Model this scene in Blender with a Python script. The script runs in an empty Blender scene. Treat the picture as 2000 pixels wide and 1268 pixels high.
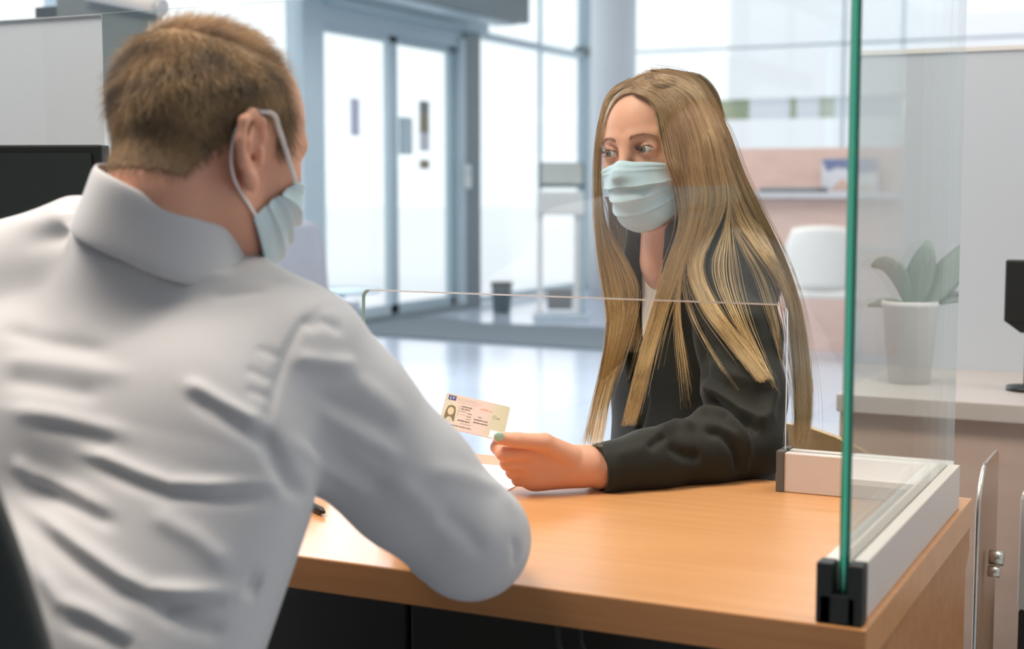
import bpy, bmesh, math, random
import numpy as np
from mathutils import Vector, Matrix
from mathutils.bvhtree import BVHTree
random.seed(4); RNG = np.random.default_rng(4)
SC = bpy.context.scene
COL = SC.collection

# ------------------------------------------------------------------ camera
F_PX = 2850.0; YAW = math.radians(25.9); PITCH = math.atan(269/F_PX); CAM_Z = 1.14; DESK_Z = 0.74
FWD_H = np.array([-math.sin(YAW), math.cos(YAW), 0]); RIGHT = np.array([math.cos(YAW), math.sin(YAW), 0]); UPZ = np.array([0, 0, 1.])
FWD = math.cos(PITCH)*FWD_H - math.sin(PITCH)*UPZ; CUP = math.sin(PITCH)*FWD_H + math.cos(PITCH)*UPZ
EYE = np.array([0, 0, CAM_Z])
cam = bpy.data.cameras.new('camera'); camo = bpy.data.objects.new('camera', cam); COL.objects.link(camo)
camo.location = EYE; camo.rotation_euler = (math.pi/2 - PITCH, 0, YAW)
cam.sensor_width = 36; cam.lens = F_PX/2000*36; cam.clip_start = 0.05; cam.clip_end = 300
cam.dof.use_dof = True; cam.dof.focus_distance = 2.02; cam.dof.aperture_fstop = 4.4
SC.camera = camo

# ------------------------------------------------------------------ light
SC.view_settings.view_transform = 'Standard'; SC.view_settings.look = 'None'
SC.view_settings.gamma = 1; SC.view_settings.exposure = 0.0; SC.view_settings.use_curve_mapping = False
w = bpy.data.worlds.new('sky'); SC.world = w; w.use_nodes = True
bg = w.node_tree.nodes['Background']; bg.inputs[0].default_value = (0.93, 0.94, 0.98, 1); bg.inputs[1].default_value = 1.5
def area(name, loc, target, size, power, color, sy=None):
    l = bpy.data.lights.new(name, 'AREA'); l.energy = power; l.color = color; l.size = size
    if sy: l.shape = 'RECTANGLE'; l.size_y = sy
    o = bpy.data.objects.new(name, l); COL.objects.link(o); o.location = loc
    o.rotation_euler = (Vector(target)-Vector(loc)).to_track_quat('-Z', 'Y').to_euler()
    return o
area('window_daylight', (-6.2, 6.0, 2.2), (-0.9, 1.6, 0.9), 5.0, 230, (0.86, 0.93, 1.0), 3.2)
area('ceiling_lamp_rear', (-1.75, 0.85, 3.3), (-1.0, 1.2, 0.9), 1.0, 92, (1.0, 0.87, 0.74), 1.2)
area('ceiling_lamp_desk', (0.3, 2.5, 3.2), (-0.7, 1.9, 0.8), 1.2, 28, (1.0, 0.86, 0.68), 1.0)
area('ceiling_lamp_hall', (-2.5, 7.5, 4.0), (-2.5, 7.5, 0), 4.0, 150, (1.0, 0.95, 0.9), 4.0)
area('ceiling_lamp_right', (1.8, 2.2, 3.8), (0.3, 3.3, 0.9), 1.4, 12, (1.0, 0.96, 0.92), 1.4)

# ------------------------------------------------------------------ pixel -> point measuring helpers
def ray(x, y): return FWD + RIGHT*(x-1000)/F_PX + CUP*(634-y)/F_PX
def D(x, y, d): return EYE + ray(x, y)*d
def atx(x, y, X): r = ray(x, y); return EYE + r*X/r[0]
def aty(x, y, Y): r = ray(x, y); return EYE + r*Y/r[1]
def atz(x, y, Z): r = ray(x, y); return EYE + r*(Z-CAM_Z)/r[2]

# ------------------------------------------------------------------ objects
def tag(o, label=None, cat=None, group=None, kind=None):
    if label: o['label'] = label
    if cat: o['category'] = cat
    if group: o['group'] = group
    if kind: o['kind'] = kind
    return o
def thing(name, label, cat, loc=(0, 0, 0), group=None, rz=0.0):
    o = bpy.data.objects.new(name, None); COL.objects.link(o); o.location = loc; o.rotation_euler = (0, 0, rz); o.empty_display_size = .1
    bpy.context.view_layer.update()
    return tag(o, label, cat, group)
def link(name, me, m, parent=None, smooth=False):
    o = bpy.data.objects.new(name, me); COL.objects.link(o)
    if m is not None:
        for mm in (m if isinstance(m, (list, tuple)) else [m]): me.materials.append(mm)
    if smooth: me.shade_smooth()
    if parent is not None: o.parent = parent; o.matrix_parent_inverse = Matrix.Identity(4)
    return o
def wmat(o):
    m = Matrix.Identity(4)
    while o is not None:
        m = Matrix.Translation(o.location) @ o.rotation_euler.to_matrix().to_4x4() @ m; o = o.parent
    return m
class MB:
    def __init__(s): s.bm = bmesh.new()
    def box(s, lo, hi, bevel=0.0, rot=None, mi=0, seg=2):
        lo = Vector(lo); hi = Vector(hi); c = (lo+hi)/2; d = hi-lo
        r = bmesh.ops.create_cube(s.bm, size=1)
        vs = r['verts']
        for v in vs: v.co = Vector((v.co.x*d.x, v.co.y*d.y, v.co.z*d.z))
        fs = list({f for v in vs for f in v.link_faces})
        if bevel > 0:
            es = list({e for v in vs for e in v.link_edges})
            q = bmesh.ops.bevel(s.bm, geom=es, offset=bevel, segments=seg, affect='EDGES', profile=.6)
            fs = list(set(q['faces']) | {f for f in fs if f.is_valid}); vs = list({v for f in fs for v in f.verts})
        for f in fs: f.material_index = mi
        for v in vs: v.co = (rot @ v.co if rot is not None else v.co) + c
        return s
    def tube(s, pts, r, n=10, cap=True, mi=0, flat=None):
        pts = [Vector(p) for p in pts]; rs = r if isinstance(r, (list, tuple)) else [r]*len(pts)
        rings = []; up = Vector((0, 0, 1))
        t0 = (pts[1]-pts[0]).normalized()
        a = t0.orthogonal().normalized() if flat is None else Vector(flat)
        for i, p in enumerate(pts):
            t = (pts[min(i+1, len(pts)-1)]-pts[max(i-1, 0)]).normalized()
            a = (a - t*a.dot(t)).normalized(); b = t.cross(a)
            ra, rb = (rs[i] if isinstance(rs[i], tuple) else (rs[i], rs[i]))
            rings.append([s.bm.verts.new(p + a*ra*math.cos(k*2*math.pi/n) + b*rb*math.sin(k*2*math.pi/n)) for k in range(n)])
        for i in range(len(rings)-1):
            for k in range(n):
                f = s.bm.faces.new((rings[i][k], rings[i][(k+1) % n], rings[i+1][(k+1) % n], rings[i+1][k])); f.material_index = mi; f.smooth = True
        if cap:
            s.bm.faces.new(rings[0][::-1]).material_index = mi; s.bm.faces.new(rings[-1]).material_index = mi
        return s
    def lathe(s, prof, c=(0, 0, 0), n=32, mi=0):
        c = Vector(c); rings = []
        for (r, z) in prof:
            rings.append([s.bm.verts.new(c+Vector((r*math.cos(2*math.pi*k/n), r*math.sin(2*math.pi*k/n), z))) for k in range(n)])
        for i in range(len(rings)-1):
            for k in range(n):
                f = s.bm.faces.new((rings[i][k], rings[i][(k+1) % n], rings[i+1][(k+1) % n], rings[i+1][k])); f.material_index = mi; f.smooth = True
        if prof[0][0] > 1e-5: s.bm.faces.new(rings[0][::-1]).material_index = mi
        if prof[-1][0] > 1e-5: s.bm.faces.new(rings[-1]).material_index = mi
        return s
    def prism(s, poly, ax, lo, hi, mi=0, mside=None):
        """poly: 2-D outline; ax 0/1/2 = extrusion axis; lo, hi along it"""
        def mk(p, h):
            if ax == 0: return Vector((h, p[0], p[1]))
            if ax == 1: return Vector((p[0], h, p[1]))
            return Vector((p[0], p[1], h))
        a = [s.bm.verts.new(mk(p, lo)) for p in poly]; b = [s.bm.verts.new(mk(p, hi)) for p in poly]
        s.bm.faces.new(a).material_index = mi; s.bm.faces.new(b[::-1]).material_index = mi
        for i in range(len(poly)):
            j = (i+1) % len(poly)
            s.bm.faces.new((a[j], a[i], b[i], b[j])).material_index = mi if mside is None else mside
        return s
    def build(s, name, m, parent=None, smooth=False):
        bmesh.ops.recalc_face_normals(s.bm, faces=s.bm.faces)
        me = bpy.data.meshes.new(name); s.bm.to_mesh(me); s.bm.free()
        o = link(name, me, m, parent)
        if parent is not None: me.transform(wmat(parent).inverted())
        if smooth: me.shade_smooth()
        return o
def arc(cx, cy, r, a0, a1, n=8):
    return [(cx+r*math.cos(math.radians(a0+(a1-a0)*i/n)), cy+r*math.sin(math.radians(a0+(a1-a0)*i/n))) for i in range(n+1)]
def rrect(x0, y0, x1, y1, r, n=6):
    return arc(x1-r, y0+r, r, -90, 0, n)+arc(x1-r, y1-r, r, 0, 90, n)+arc(x0+r, y1-r, r, 90, 180, n)+arc(x0+r, y0+r, r, 180, 270, n)

# ------------------------------------------------------------------ materials
def srgb(r, g, b):
    f = lambda c: (c/255/12.92 if c/255 <= .04045 else ((c/255+.055)/1.055)**2.4)
    return (f(r), f(g), f(b), 1)
def mat(name, col, rough=.5, metal=0., var=.06, scale=12., stretch=(1, 1, 1), bump=0., bscale=None, spec=.5, sss=0., sssc=(1, .3, .15), sheen=0., coat=0., col2=None, coords='Object'):
    m = bpy.data.materials.new(name); m.use_nodes = True; nt = m.node_tree; N = nt.nodes; L = nt.links
    b = N['Principled BSDF']; b.inputs['Roughness'].default_value = rough; b.inputs['Metallic'].default_value = metal
    b.inputs['Specular IOR Level'].default_value = spec
    if coat: b.inputs['Coat Weight'].default_value = coat; b.inputs['Coat Roughness'].default_value = .15
    if sheen: b.inputs['Sheen Weight'].default_value = sheen; b.inputs['Sheen Roughness'].default_value = .4
    if sss: b.inputs['Subsurface Weight'].default_value = sss; b.inputs['Subsurface Radius'].default_value = sssc; b.inputs['Subsurface Scale'].default_value = .012
    tc = N.new('ShaderNodeTexCoord'); mp = N.new('ShaderNodeMapping'); mp.inputs['Scale'].default_value = stretch
    L.new(tc.outputs[coords], mp.inputs[0])
    nz = N.new('ShaderNodeTexNoise'); nz.inputs['Scale'].default_value = scale; nz.inputs['Detail'].default_value = 5
    L.new(mp.outputs[0], nz.inputs['Vector'])
    mx = N.new('ShaderNodeMix'); mx.data_type = 'RGBA'
    c1 = Vector(col[:3]); c2 = Vector(col2[:3]) if col2 else None
    mx.inputs[6].default_value = (*(c1*(1-var)), 1); mx.inputs[7].default_value = (*(c2 if c2 else c1*(1+var)), 1)
    L.new(nz.outputs['Fac'], mx.inputs[0]); L.new(mx.outputs[2], b.inputs['Base Color'])
    if bump:
        n2 = N.new('ShaderNodeTexNoise'); n2.inputs['Scale'].default_value = bscale or scale*4; n2.inputs['Detail'].default_value = 3; L.new(mp.outputs[0], n2.inputs['Vector'])
        bp = N.new('ShaderNodeBump'); bp.inputs['Strength'].default_value = bump; bp.inputs['Distance'].default_value = .002
        L.new(n2.outputs['Fac'], bp.inputs['Height']); L.new(bp.outputs[0], b.inputs['Normal'])
    return m
def wood(name, c1, c2, rough=.35, axis_scale=(1.2, 22, 22), coat=0.):
    m = bpy.data.materials.new(name); m.use_nodes = True; nt = m.node_tree; N = nt.nodes; L = nt.links
    b = N['Principled BSDF']; b.inputs['Roughness'].default_value = rough
    if coat: b.inputs['Coat Weight'].default_value = coat; b.inputs['Coat Roughness'].default_value = .2
    tc = N.new('ShaderNodeTexCoord'); mp = N.new('ShaderNodeMapping'); mp.inputs['Scale'].default_value = axis_scale; L.new(tc.outputs['Object'], mp.inputs[0])
    nz = N.new('ShaderNodeTexNoise'); nz.inputs['Scale'].default_value = 2.2; nz.inputs['Detail'].default_value = 6; nz.inputs['Distortion'].default_value = .5; L.new(mp.outputs[0], nz.inputs['Vector'])
    n2 = N.new('ShaderNodeTexNoise'); n2.inputs['Scale'].default_value = 9; n2.inputs['Detail'].default_value = 4; L.new(mp.outputs[0], n2.inputs['Vector'])
    ad = N.new('ShaderNodeMath'); ad.operation = 'MULTIPLY_ADD'; ad.inputs[1].default_value = .4; L.new(n2.outputs['Fac'], ad.inputs[0]); L.new(nz.outputs['Fac'], ad.inputs[2])
    cr = N.new('ShaderNodeValToRGB'); cr.color_ramp.elements[0].position = .45; cr.color_ramp.elements[1].position = .9
    cr.color_ramp.elements[0].color = c2; cr.color_ramp.elements[1].color = c1
    L.new(ad.outputs[0], cr.inputs[0]); L.new(cr.outputs[0], b.inputs['Base Color'])
    return m
def glass(name, tint=(1, 1, 1, 1), rough=0.0, f0=.04, gloss=1.0, pw=5):
    """thin clear pane: Schlick mix of a tinted see-through and a mirror lobe"""
    m = bpy.data.materials.new(name); m.use_nodes = True; nt = m.node_tree; N = nt.nodes; L = nt.links; N.remove(N['Principled BSDF'])
    out = N['Material Output']; tr = N.new('ShaderNodeBsdfTransparent'); tr.inputs[0].default_value = tint
    gl = N.new('ShaderNodeBsdfGlossy'); gl.inputs['Roughness'].default_value = rough; gl.inputs[0].default_value = (gloss, gloss, gloss, 1)
    lw = N.new('ShaderNodeLayerWeight'); lw.inputs[0].default_value = .5
    p = N.new('ShaderNodeMath'); p.operation = 'POWER'; p.inputs[1].default_value = pw; L.new(lw.outputs['Facing'], p.inputs[0])
    q = N.new('ShaderNodeMath'); q.operation = 'MULTIPLY_ADD'; q.inputs[1].default_value = 1-f0; q.inputs[2].default_value = f0; L.new(p.outputs[0], q.inputs[0])
    mx = N.new('ShaderNodeMixShader'); L.new(q.outputs[0], mx.inputs[0]); L.new(tr.outputs[0], mx.inputs[1]); L.new(gl.outputs[0], mx.inputs[2]); L.new(mx.outputs[0], out.inputs[0])
    return m
M = {}
M['wall'] = mat('wall_paint', srgb(232, 232, 234), .6, var=.02)
M['ceil'] = mat('ceiling_paint', srgb(236, 236, 236), .7, var=.02)
M['frame'] = mat('facade_metal', srgb(186, 202, 212), .4, var=.04)  # flare veil over the backlit frames put into lighter metal colours
M['framedark'] = mat('facade_metal_dark', srgb(116, 128, 134), .4, var=.05)
M['framepale'] = mat('facade_metal_pale', srgb(214, 222, 228), .4, var=.03)
M['frameblue'] = mat('facade_metal_blue', srgb(172, 192, 202), .4, var=.04)
M['pane'] = glass('window_glass', (.96, .98, .98, 1))
M['desk'] = wood('beech_laminate', srgb(214, 159, 107), srgb(202, 144, 91), .30)
M['deskedge'] = wood('beech_edge_shaded', srgb(186, 132, 84), srgb(170, 116, 70), .42)  # darker beech: shade on the desk edges put into the colour
M['alu'] = mat('brushed_aluminium', srgb(206, 204, 202), .42, .55, var=.03, scale=60, stretch=(.05, 1, 1))
M['black'] = mat('black_plastic', srgb(22, 26, 26), .5, var=.1)
M['endcap'] = mat('grey_brown_cap', srgb(92, 90, 86), .5, var=.06)
M['dark'] = mat('dark_panel', srgb(36, 34, 31), .55, var=.08)
M['white'] = mat('white_plastic', srgb(228, 228, 226), .45, var=.02)
M['grey'] = mat('grey_board', srgb(140, 150, 152), .7, var=.04)
M['steel'] = mat('nickel', srgb(214, 208, 196), .25, .9, var=.03)
# ================================================================== the setting
fl = bpy.data.materials.new('polished_floor'); fl.use_nodes = True
def floor_nodes(m):
    N = m.node_tree.nodes; L = m.node_tree.links; b = N['Principled BSDF']; b.inputs['Roughness'].default_value = .16; b.inputs['Specular IOR Level'].default_value = .9
    tc = N.new('ShaderNodeTexCoord'); br = N.new('ShaderNodeTexBrick'); br.offset = 0; br.inputs['Scale'].default_value = 1.0
    br.inputs['Brick Width'].default_value = .6; br.inputs['Row Height'].default_value = .6; br.inputs['Mortar Size'].default_value = .004
    br.inputs['Color1'].default_value = srgb(196, 206, 220); br.inputs['Color2'].default_value = srgb(190, 202, 217); br.inputs['Mortar'].default_value = srgb(168, 178, 192)
    L.new(tc.outputs['Object'], br.inputs[0]); L.new(br.outputs[0], b.inputs['Base Color'])
floor_nodes(fl)
def structure(name, mb, m, parent=None):
    return tag(mb.build(name, m, parent), kind='structure')
structure('floor', MB().box((-6.6, -3.2, -.1), (4.0, 15.5, 0)), fl)
structure('ceiling', MB().box((-6.6, -3.2, 4.2), (4.0, 15.5, 4.3)), M['ceil'])
structure('wall_right', MB().box((3.9, -3.2, 0), (4.0, 15.5, 4.2)), M['wall'])
structure('wall_rear', MB().box((-6.6, -3.2, 0), (4.0, -3.1, 4.2)), mat('rear_wall_low_bounce', srgb(128, 124, 120), .7, var=.03))  # unseen wall, grey chosen to cut bounce light on the man's back
structure('wall_left', MB().box((-6.6, -3.2, 0), (-6.5, 1.5, 4.2)), M['wall'])
M['paving'] = mat('pale_paving', srgb(240, 240, 242), .8, var=.02, scale=3)
structure('ground_outside', MB().box((-60, -40, -.4), (40, 80, -.12)), M['paving'])

XF = -6.45
def win(n, label_parts):
    e = bpy.data.objects.new('window_%d' % n, None); COL.objects.link(e); tag(e, kind='structure')
    return e
def facade_x(n, y0, y1, z0=.0, z1=4.2, mull=(), trans=(), fm='frame', w=.05):
    e = win(n, None)
    MB().box((XF-.012, y0, z0), (XF+.012, y1, z1)).build('pane', M['pane'], e)
    for y in mull: MB().box((XF-min(.06, w), y-w/2, z0), (XF+min(.06, w), y+w/2, z1), .004).build('mullion', M[fm], e)
    for z in trans: MB().box((XF-.05, y0, z-.03), (XF+.05, y1, z+.03), .004).build('transom', M[fm], e)
    return e
def facade_y(n, x0, x1, Y, mull=(), trans=(), fm='frame', w=.05, tz=.03):
    e = win(n, None)
    MB().box((x0, Y-.012, 0), (x1, Y+.012, 4.2)).build('pane', M['pane'], e)
    for x in mull: MB().box((x-w/2, Y-.03, 0), (x+w/2, Y+.03, 4.2), .004).build('mullion', M[fm], e)
    for z in trans: MB().box((x0, Y-.03, z-tz), (x1, Y+.03, z+tz), .004).build('transom', M[fm], e)
    return e
facade_x(1, 1.5, 9.4, mull=(1.6, 4.2, 6.9), trans=(.05, 4.1), w=.06)
facade_x(2, 12.42, 15.0, mull=(13.95,), trans=(.05, 2.58), fm='frame', w=.02)
facade_y(3, -6.45, 4.0, 15.3, mull=(-3.6, -1.55, .5, 2.4), trans=(.05, 2.62), fm='framepale', w=.025, tz=.012)
structure('trim_1', MB().box((XF-.04, 15.02, 0), (XF+.05, 15.3, 4.2), .01), M['frameblue'])        # corner post
structure('trim_2', MB().box((XF-.06, 14.96, 2.58), (XF+.07, 15.3, 2.68), .01), M['framedark'])
structure('trim_3', MB().box((XF-.08, 9.46, 0), (XF+.08, 9.76, 4.2), .01), M['frame'])             # door jamb
structure('trim_4', MB().box((XF-.09, 12.1, 0), (XF+.09, 12.42, 2.62), .01), M['framedark'])      # lock post
structure('trim_5', MB().box((XF-.04, 12.0, 0), (XF+.1, 12.1, 2.5), .005), M['frame'])
structure('pillar', MB().lathe([(.235, 0), (.235, 4.2)], (-5.73, 14.2, 0), 40), mat('pillar_paint', srgb(226, 229, 235), .5, var=.02))

# automatic sliding door
e = bpy.data.objects.new('door_1', None); COL.objects.link(e); tag(e, kind='structure')
MB().box((XF-.07, 9.76, 2.42), (XF+.07, 12.1, 2.62), .008).build('header', M['frame'], e)
MB().box((XF+.07, 9.76, 2.56), (XF+.24, 12.3, 2.78), .01).build('operator_housing', M['frameblue'], e)
for y0, y1 in ((9.76, 10.9), (10.9, 12.0)):
    lf = MB().box((XF-.01, y0, .04), (XF+.01, y1, 2.42)).build('door_leaf', M['pane'], e)
    a = MB(); a.box((XF-.03, y0, .04), (XF+.03, y0+.07, 2.42), .004); a.box((XF-.03, y1-.07, .04), (XF+.03, y1, 2.42), .004)
    a.box((XF-.03, y0, 0.04), (XF+.03, y1, .13), .004); a.box((XF-.03, y0, 2.36), (XF+.03, y1, 2.42), .004)
    a.build('leaf_frame', M['frame' if y0 < 10 else 'frameblue'], lf)
MB().box((XF-.09, 9.76, 0), (XF+.12, 12.1, .05), .004).build('threshold', M['framedark'], e)
MB().box((XF+.03, 10.98, 1.42), (XF+.07, 11.16, 1.74), .01).build('handle_plate', M['frame'], e)
M['sticker_lav'] = mat('sticker_lavender', srgb(196, 196, 218), .6, var=.03)
M['sticker_brown'] = mat('sticker_brown', srgb(150, 140, 120), .6, var=.25, scale=9)
M['sticker_grey'] = mat('sticker_grey', srgb(128, 132, 134), .6, var=.1)
M['sticker_white'] = mat('sticker_white', srgb(214, 212, 220), .6, var=.03)
MB().box((XF+.012, 10.24, 1.56), (XF+.016, 10.37, 1.86)).build('sticker', M['sticker_lav'], e)
for z0, z1, mm in ((1.80, 1.90, 'sticker_grey'), (1.62, 1.80, 'sticker_brown'), (1.46, 1.62, 'sticker_white'), (1.30, 1.38, 'sticker_brown')):
    MB().box((XF+.012, 11.38, z0), (XF+.016, 11.55, z1)).build('sticker', M[mm], e)
ic = atx(909, 345, XF+.09)
t = thing('door_intercom', 'small white intercom box on the dark door post', 'intercom', ic)
MB().box((XF+.09, ic[1]-.06, ic[2]-.11), (XF+.13, ic[1]+.06, ic[2]+.11), .02).build('housing', M['white'], t); MB().box((XF+.13, ic[1]-.03, ic[2]+.0), (XF+.132, ic[1]+.03, ic[2]+.07)).build('speaker_grille', M['frame'], t)
# outside: building with strip windows, low wall and trees far behind the rear glazing
ob = thing('office_building', 'pale building with two strip windows seen through the glazing', 'building', (0, 30, 0))
g1 = mat('facade_white', srgb(236, 236, 238), .8, var=.02)
MB().box((-9.5, 30, -.12), (9, 31, 1.57)).build('wall', g1, ob); MB().box((-9.5, 30, 1.93), (9, 31, 2.55)).build('spandrel', g1, ob)
MB().box((-9.5, 30, 2.98), (9, 31, 12)).build('parapet', g1, ob)
wc = {'g': mat('green_glass', srgb(150, 158, 128), .5, var=.12, scale=1.5), 'w': mat('pale_glass', srgb(216, 218, 226), .5, var=.06, scale=1.), 'o': mat('olive_glass', srgb(176, 178, 160), .5, var=.08, scale=1.), 'b': mat('blue_glass', srgb(150, 164, 178), .5, var=.05)}
def xo(px): return aty(px, 200, 30.2)[0]
for z0, z1, cuts in ((2.55, 2.98, [(1240, 'w'), (1385, 'g'), (1464, 'w'), (1543, 'g'), (1556, 'w'), (1600, 'o'), (1630, 'w'), (1760, 'w')]), (1.57, 1.93, [(1240, 'w'), (1441, 'g'), (1464, 'w'), (1541, 'g'), (1554, 'w'), (1590, 'o'), (1626, 'b'), (1662, 'w'), (1760, 'w')])):
    for (a, c), (b_, _) in zip(cuts[:-1], cuts[1:]):
        MB().box((xo(a), 30.2, z0), (xo(b_), 30.3, z1)).build('window_pane', wc[c], ob)

# ================================================================== hall furniture
tag(MB().prism([tuple(atz(px, py, 0)[:2]) for px, py in ((690, 654), (1167, 685), (1290, 692), (1290, 651), (1167, 643), (946, 635), (858, 622), (722, 630), (690, 634))], 2, 0.0, .018).build('door_mat', mat('mat_pile', srgb(112, 124, 132), .8, var=.12, scale=300, bump=.3)), 'dark grey entrance mat in front of the sliding door', 'mat')
t = thing('air_curtain', 'long dark air curtain box hanging above the sliding door', 'air curtain', (-5.9, 10.4, 2.5))
pa, pb = atx(575, -22, -5.7), atx(1031, 30, -5.7)
MB().box((-6.05, pa[1], 2.60), (-5.68, pb[1], 2.84), .02).build('housing', mat('air_curtain_paint', srgb(104, 116, 122), .4, var=.05), t)
MB().box((-5.97, pa[1]+.1, 2.585), (-5.77, pb[1]-.1, 2.601)).build('outlet_grille', M['frame'], t)
for q in (.2, .8):
    yy_ = pa[1]+(pb[1]-pa[1])*q; MB().tube([(-5.86, yy_, 2.84), (-5.86, yy_, 4.2)], .02).build('hanger_rod', M['frame'], t)

c = atz(980, 611, 0)
t = thing('waste_bin', 'small dark waste bin standing on the floor near the facade', 'bin', c)
MB().lathe([(.075, 0), (.078, .0), (.095, .25), (.1, .25), (.1, .262), (.088, .262), (.085, .24), (.07, .02), (0, .02)], c, 24).build('body', M['framedark'], t)
MB().lathe([(.088, .262), (.103, .262), (.103, .28), (.086, .28)], c, 24).build('rim', M['black'], t)

kc = D(1096, 600, 12.6); kc[2] = 0
t = thing('touchscreen_kiosk', 'white standing kiosk with a tilted grey touchscreen by the facade', 'kiosk', kc)
def kp(dx, dy, z): v = kc + RIGHT*dx + FWD_H*dy; return (v[0], v[1], z)
kR = Matrix.Rotation(YAW, 3, 'Z') @ Matrix.Rotation(math.radians(-36), 3, 'X')
def kbox(lo, hi, name, m, rot=None, b=.005, par=None):
    cx = [(lo[i]+hi[i])/2 for i in range(3)]; C_ = Vector(kp(*cx)); h = [(hi[i]-lo[i])/2 for i in range(3)]
    return MB().box(C_-Vector(h), C_+Vector(h), b, rot or Matrix.Rotation(YAW, 3, 'Z')).build(name, m, par or t)
hd = kbox((-.20, -.03, 1.12), (.20, .01, 1.36), 'screen_housing', M['framedark'], kR)
o = kbox((-.175, -.0317, 1.147), (.175, -.0277, 1.357), 'screen', mat('screen_grey', srgb(196, 198, 194), .3, var=.12, scale=5), kR)
o.parent = hd
kbox((-.21, -.08, .90), (.19, .10, 1.10), 'cabinet_body', M['white'], b=.02)
for dx, mm in ((-.185, 'white'), (.13, 'white')):
    kbox((dx-.02, .0, .05), (dx+.025, .05, .92), 'leg', M[mm])
kbox((.17, .02, 0.05), (.21, .1, 1.2), 'cable_post', M['frameblue'])
kbox((-.24, -.14, 0), (.24, .22, .05), 'base_plate', M['frame'], b=.01)
kbox((-.12, .02, .08), (.1, .1, .26), 'paper_box', M['sticker_grey'], b=.01)

# reception counter with grey top, partition behind it
Yc = 10.0
t = thing('reception_counter', 'pinkish wooden reception counter with a grey worktop across the hall', 'counter', (-2.6, Yc, 0))
pk = wood('pink_beech', srgb(226, 194, 182), srgb(214, 180, 168), .5, (2, 2, 14))
MB().box((-3.35, Yc, 0), (.6, Yc+.06, 1.06), .004).build('front_panel', pk, t)
MB().box((-3.4, Yc-.1, 1.06), (.65, Yc+.45, 1.10), .006).build('worktop', mat('worktop_grey', srgb(196, 192, 196), .4), t)
MB().box((-3.35, Yc-.012, .70), (.6, Yc, .73)).build('trim_strip', M['alu'], t)
MB().box((-3.38, Yc+.45, 0), (.6, Yc+.5, 1.42), .006).build('rear_panel', pk, t)
def cx(px, y=360): return aty(px, y, Yc+.1)[0]
tag(MB().box((cx(1490), Yc, 1.10), (cx(1604), Yc+.3, 1.135), .006).build('document_tray', mat('tray_grey', srgb(118, 126, 132), .6)), 'flat dark grey tray lying on the reception counter worktop', 'tray')
t = thing('brochure_board', 'blue and white picture board propped on the reception counter', 'board', (cx(1620), Yc+.36, 1.10))
MB().box((cx(1586), Yc+.36, 1.10), (cx(1700), Yc+.38, 1.34), .002).build('board', M['sticker_white'], t)
bm_ = MB(); bm_.prism([(cx(1586), 1.335), (cx(1598), 1.25), (cx(1615), 1.28), (cx(1640), 1.27), (cx(1652), 1.235), (cx(1700), 1.25), (cx(1700), 1.338)], 1, Yc+.354, Yc+.36)
bm_.build('printed_sky', mat('print_blue', srgb(112, 122, 158), .5, var=.1), t)
MB().prism([(cx(1606), 1.13), (cx(1628), 1.20), (cx(1650), 1.14), (cx(1690), 1.16), (cx(1690), 1.12), (cx(1606), 1.12)], 1, Yc+.355, Yc+.36).build('printed_ground', mat('print_tan', srgb(206, 176, 160), .5, var=.1), t)

def visitor_chair(label, c, rz, sc=1.0, colr=None):
    t = thing('visitor_chair', label, 'chair', c, rz=rz)
    Mx = Matrix.Translation(Vector(c)) @ Matrix.Rotation(rz, 4, 'Z')
    P = lambda x, y, z: tuple(Mx @ Vector((x*sc, y*sc, z*sc)))
    m = colr or mat('cream_shell', srgb(226, 220, 214), .6, var=.03)
    bm = bmesh.new(); R = 10; rows = []
    for i in range(R):                                            # curved back shell
        u = i/(R-1); row = []
        for j in range(R):
            v = -1+2*j/(R-1); hw = .23*(1-.25*max(0, u-.55)**2*4); z = .47+.40*u
            row.append((v*hw, .2+.05*u-.06*v*v, z - .02*v*v*u))
        rows.append(row)
    vf = [[bm.verts.new(Vector(P(*p))) for p in r] for r in rows]; vb = [[bm.verts.new(Vector(P(p[0], p[1]+.025, p[2]))) for p in r] for r in rows]
    for G in (vf, vb):
        for i in range(R-1):
            for j in range(R-1): bm.faces.new((G[i][j], G[i][j+1], G[i+1][j+1], G[i+1][j]))
    bd = [(0, j) for j in range(R)]+[(i, R-1) for i in range(1, R)]+[(R-1, j) for j in range(R-2, -1, -1)]+[(i, 0) for i in range(R-2, 0, -1)]
    for (a, b), (a2, b2) in zip(bd, bd[1:]+bd[:1]): bm.faces.new((vf[a][b], vf[a2][b2], vb[a2][b2], vb[a][b]))
    k = MB(); k.bm.free(); k.bm = bm; k.build('backrest', m, t, True)
    k = MB(); C_ = Vector(P(0, 0, .44)); k.box(C_-Vector((.23*sc, .22*sc, .025)), C_+Vector((.23*sc, .22*sc, .025)), .02, Matrix.Rotation(rz, 3, 'Z')); k.build('seat', m, t)
    for sx in (-1, 1):
        for sy in (-1, 1):
            MB().tube([P(.2*sx, .18*sy, .42), P(.22*sx, .22*sy, 0)], .012).build('leg', M['frameblue'], t)
    MB().tube([P(-.2, .2, .44), P(-.19, .22, .6)], .01).build('back_support', M['frameblue'], t)
    return t
c = atz(1606, 706, 0); visitor_chair('cream shell chair standing in front of the reception counter', c, math.radians(190), 1.03)
c = D(588, 640, 8.2); c[2] = 0; visitor_chair('pale grey shell chair behind the man near the sliding door', c, math.radians(60), 1.1, mat('grey_shell', srgb(168, 168, 178), .6))
c = D(668, 640, 9.3); c[2] = 0
t = thing('side_table', 'small round grey table next to the pale grey shell chair', 'table', c)
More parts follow.
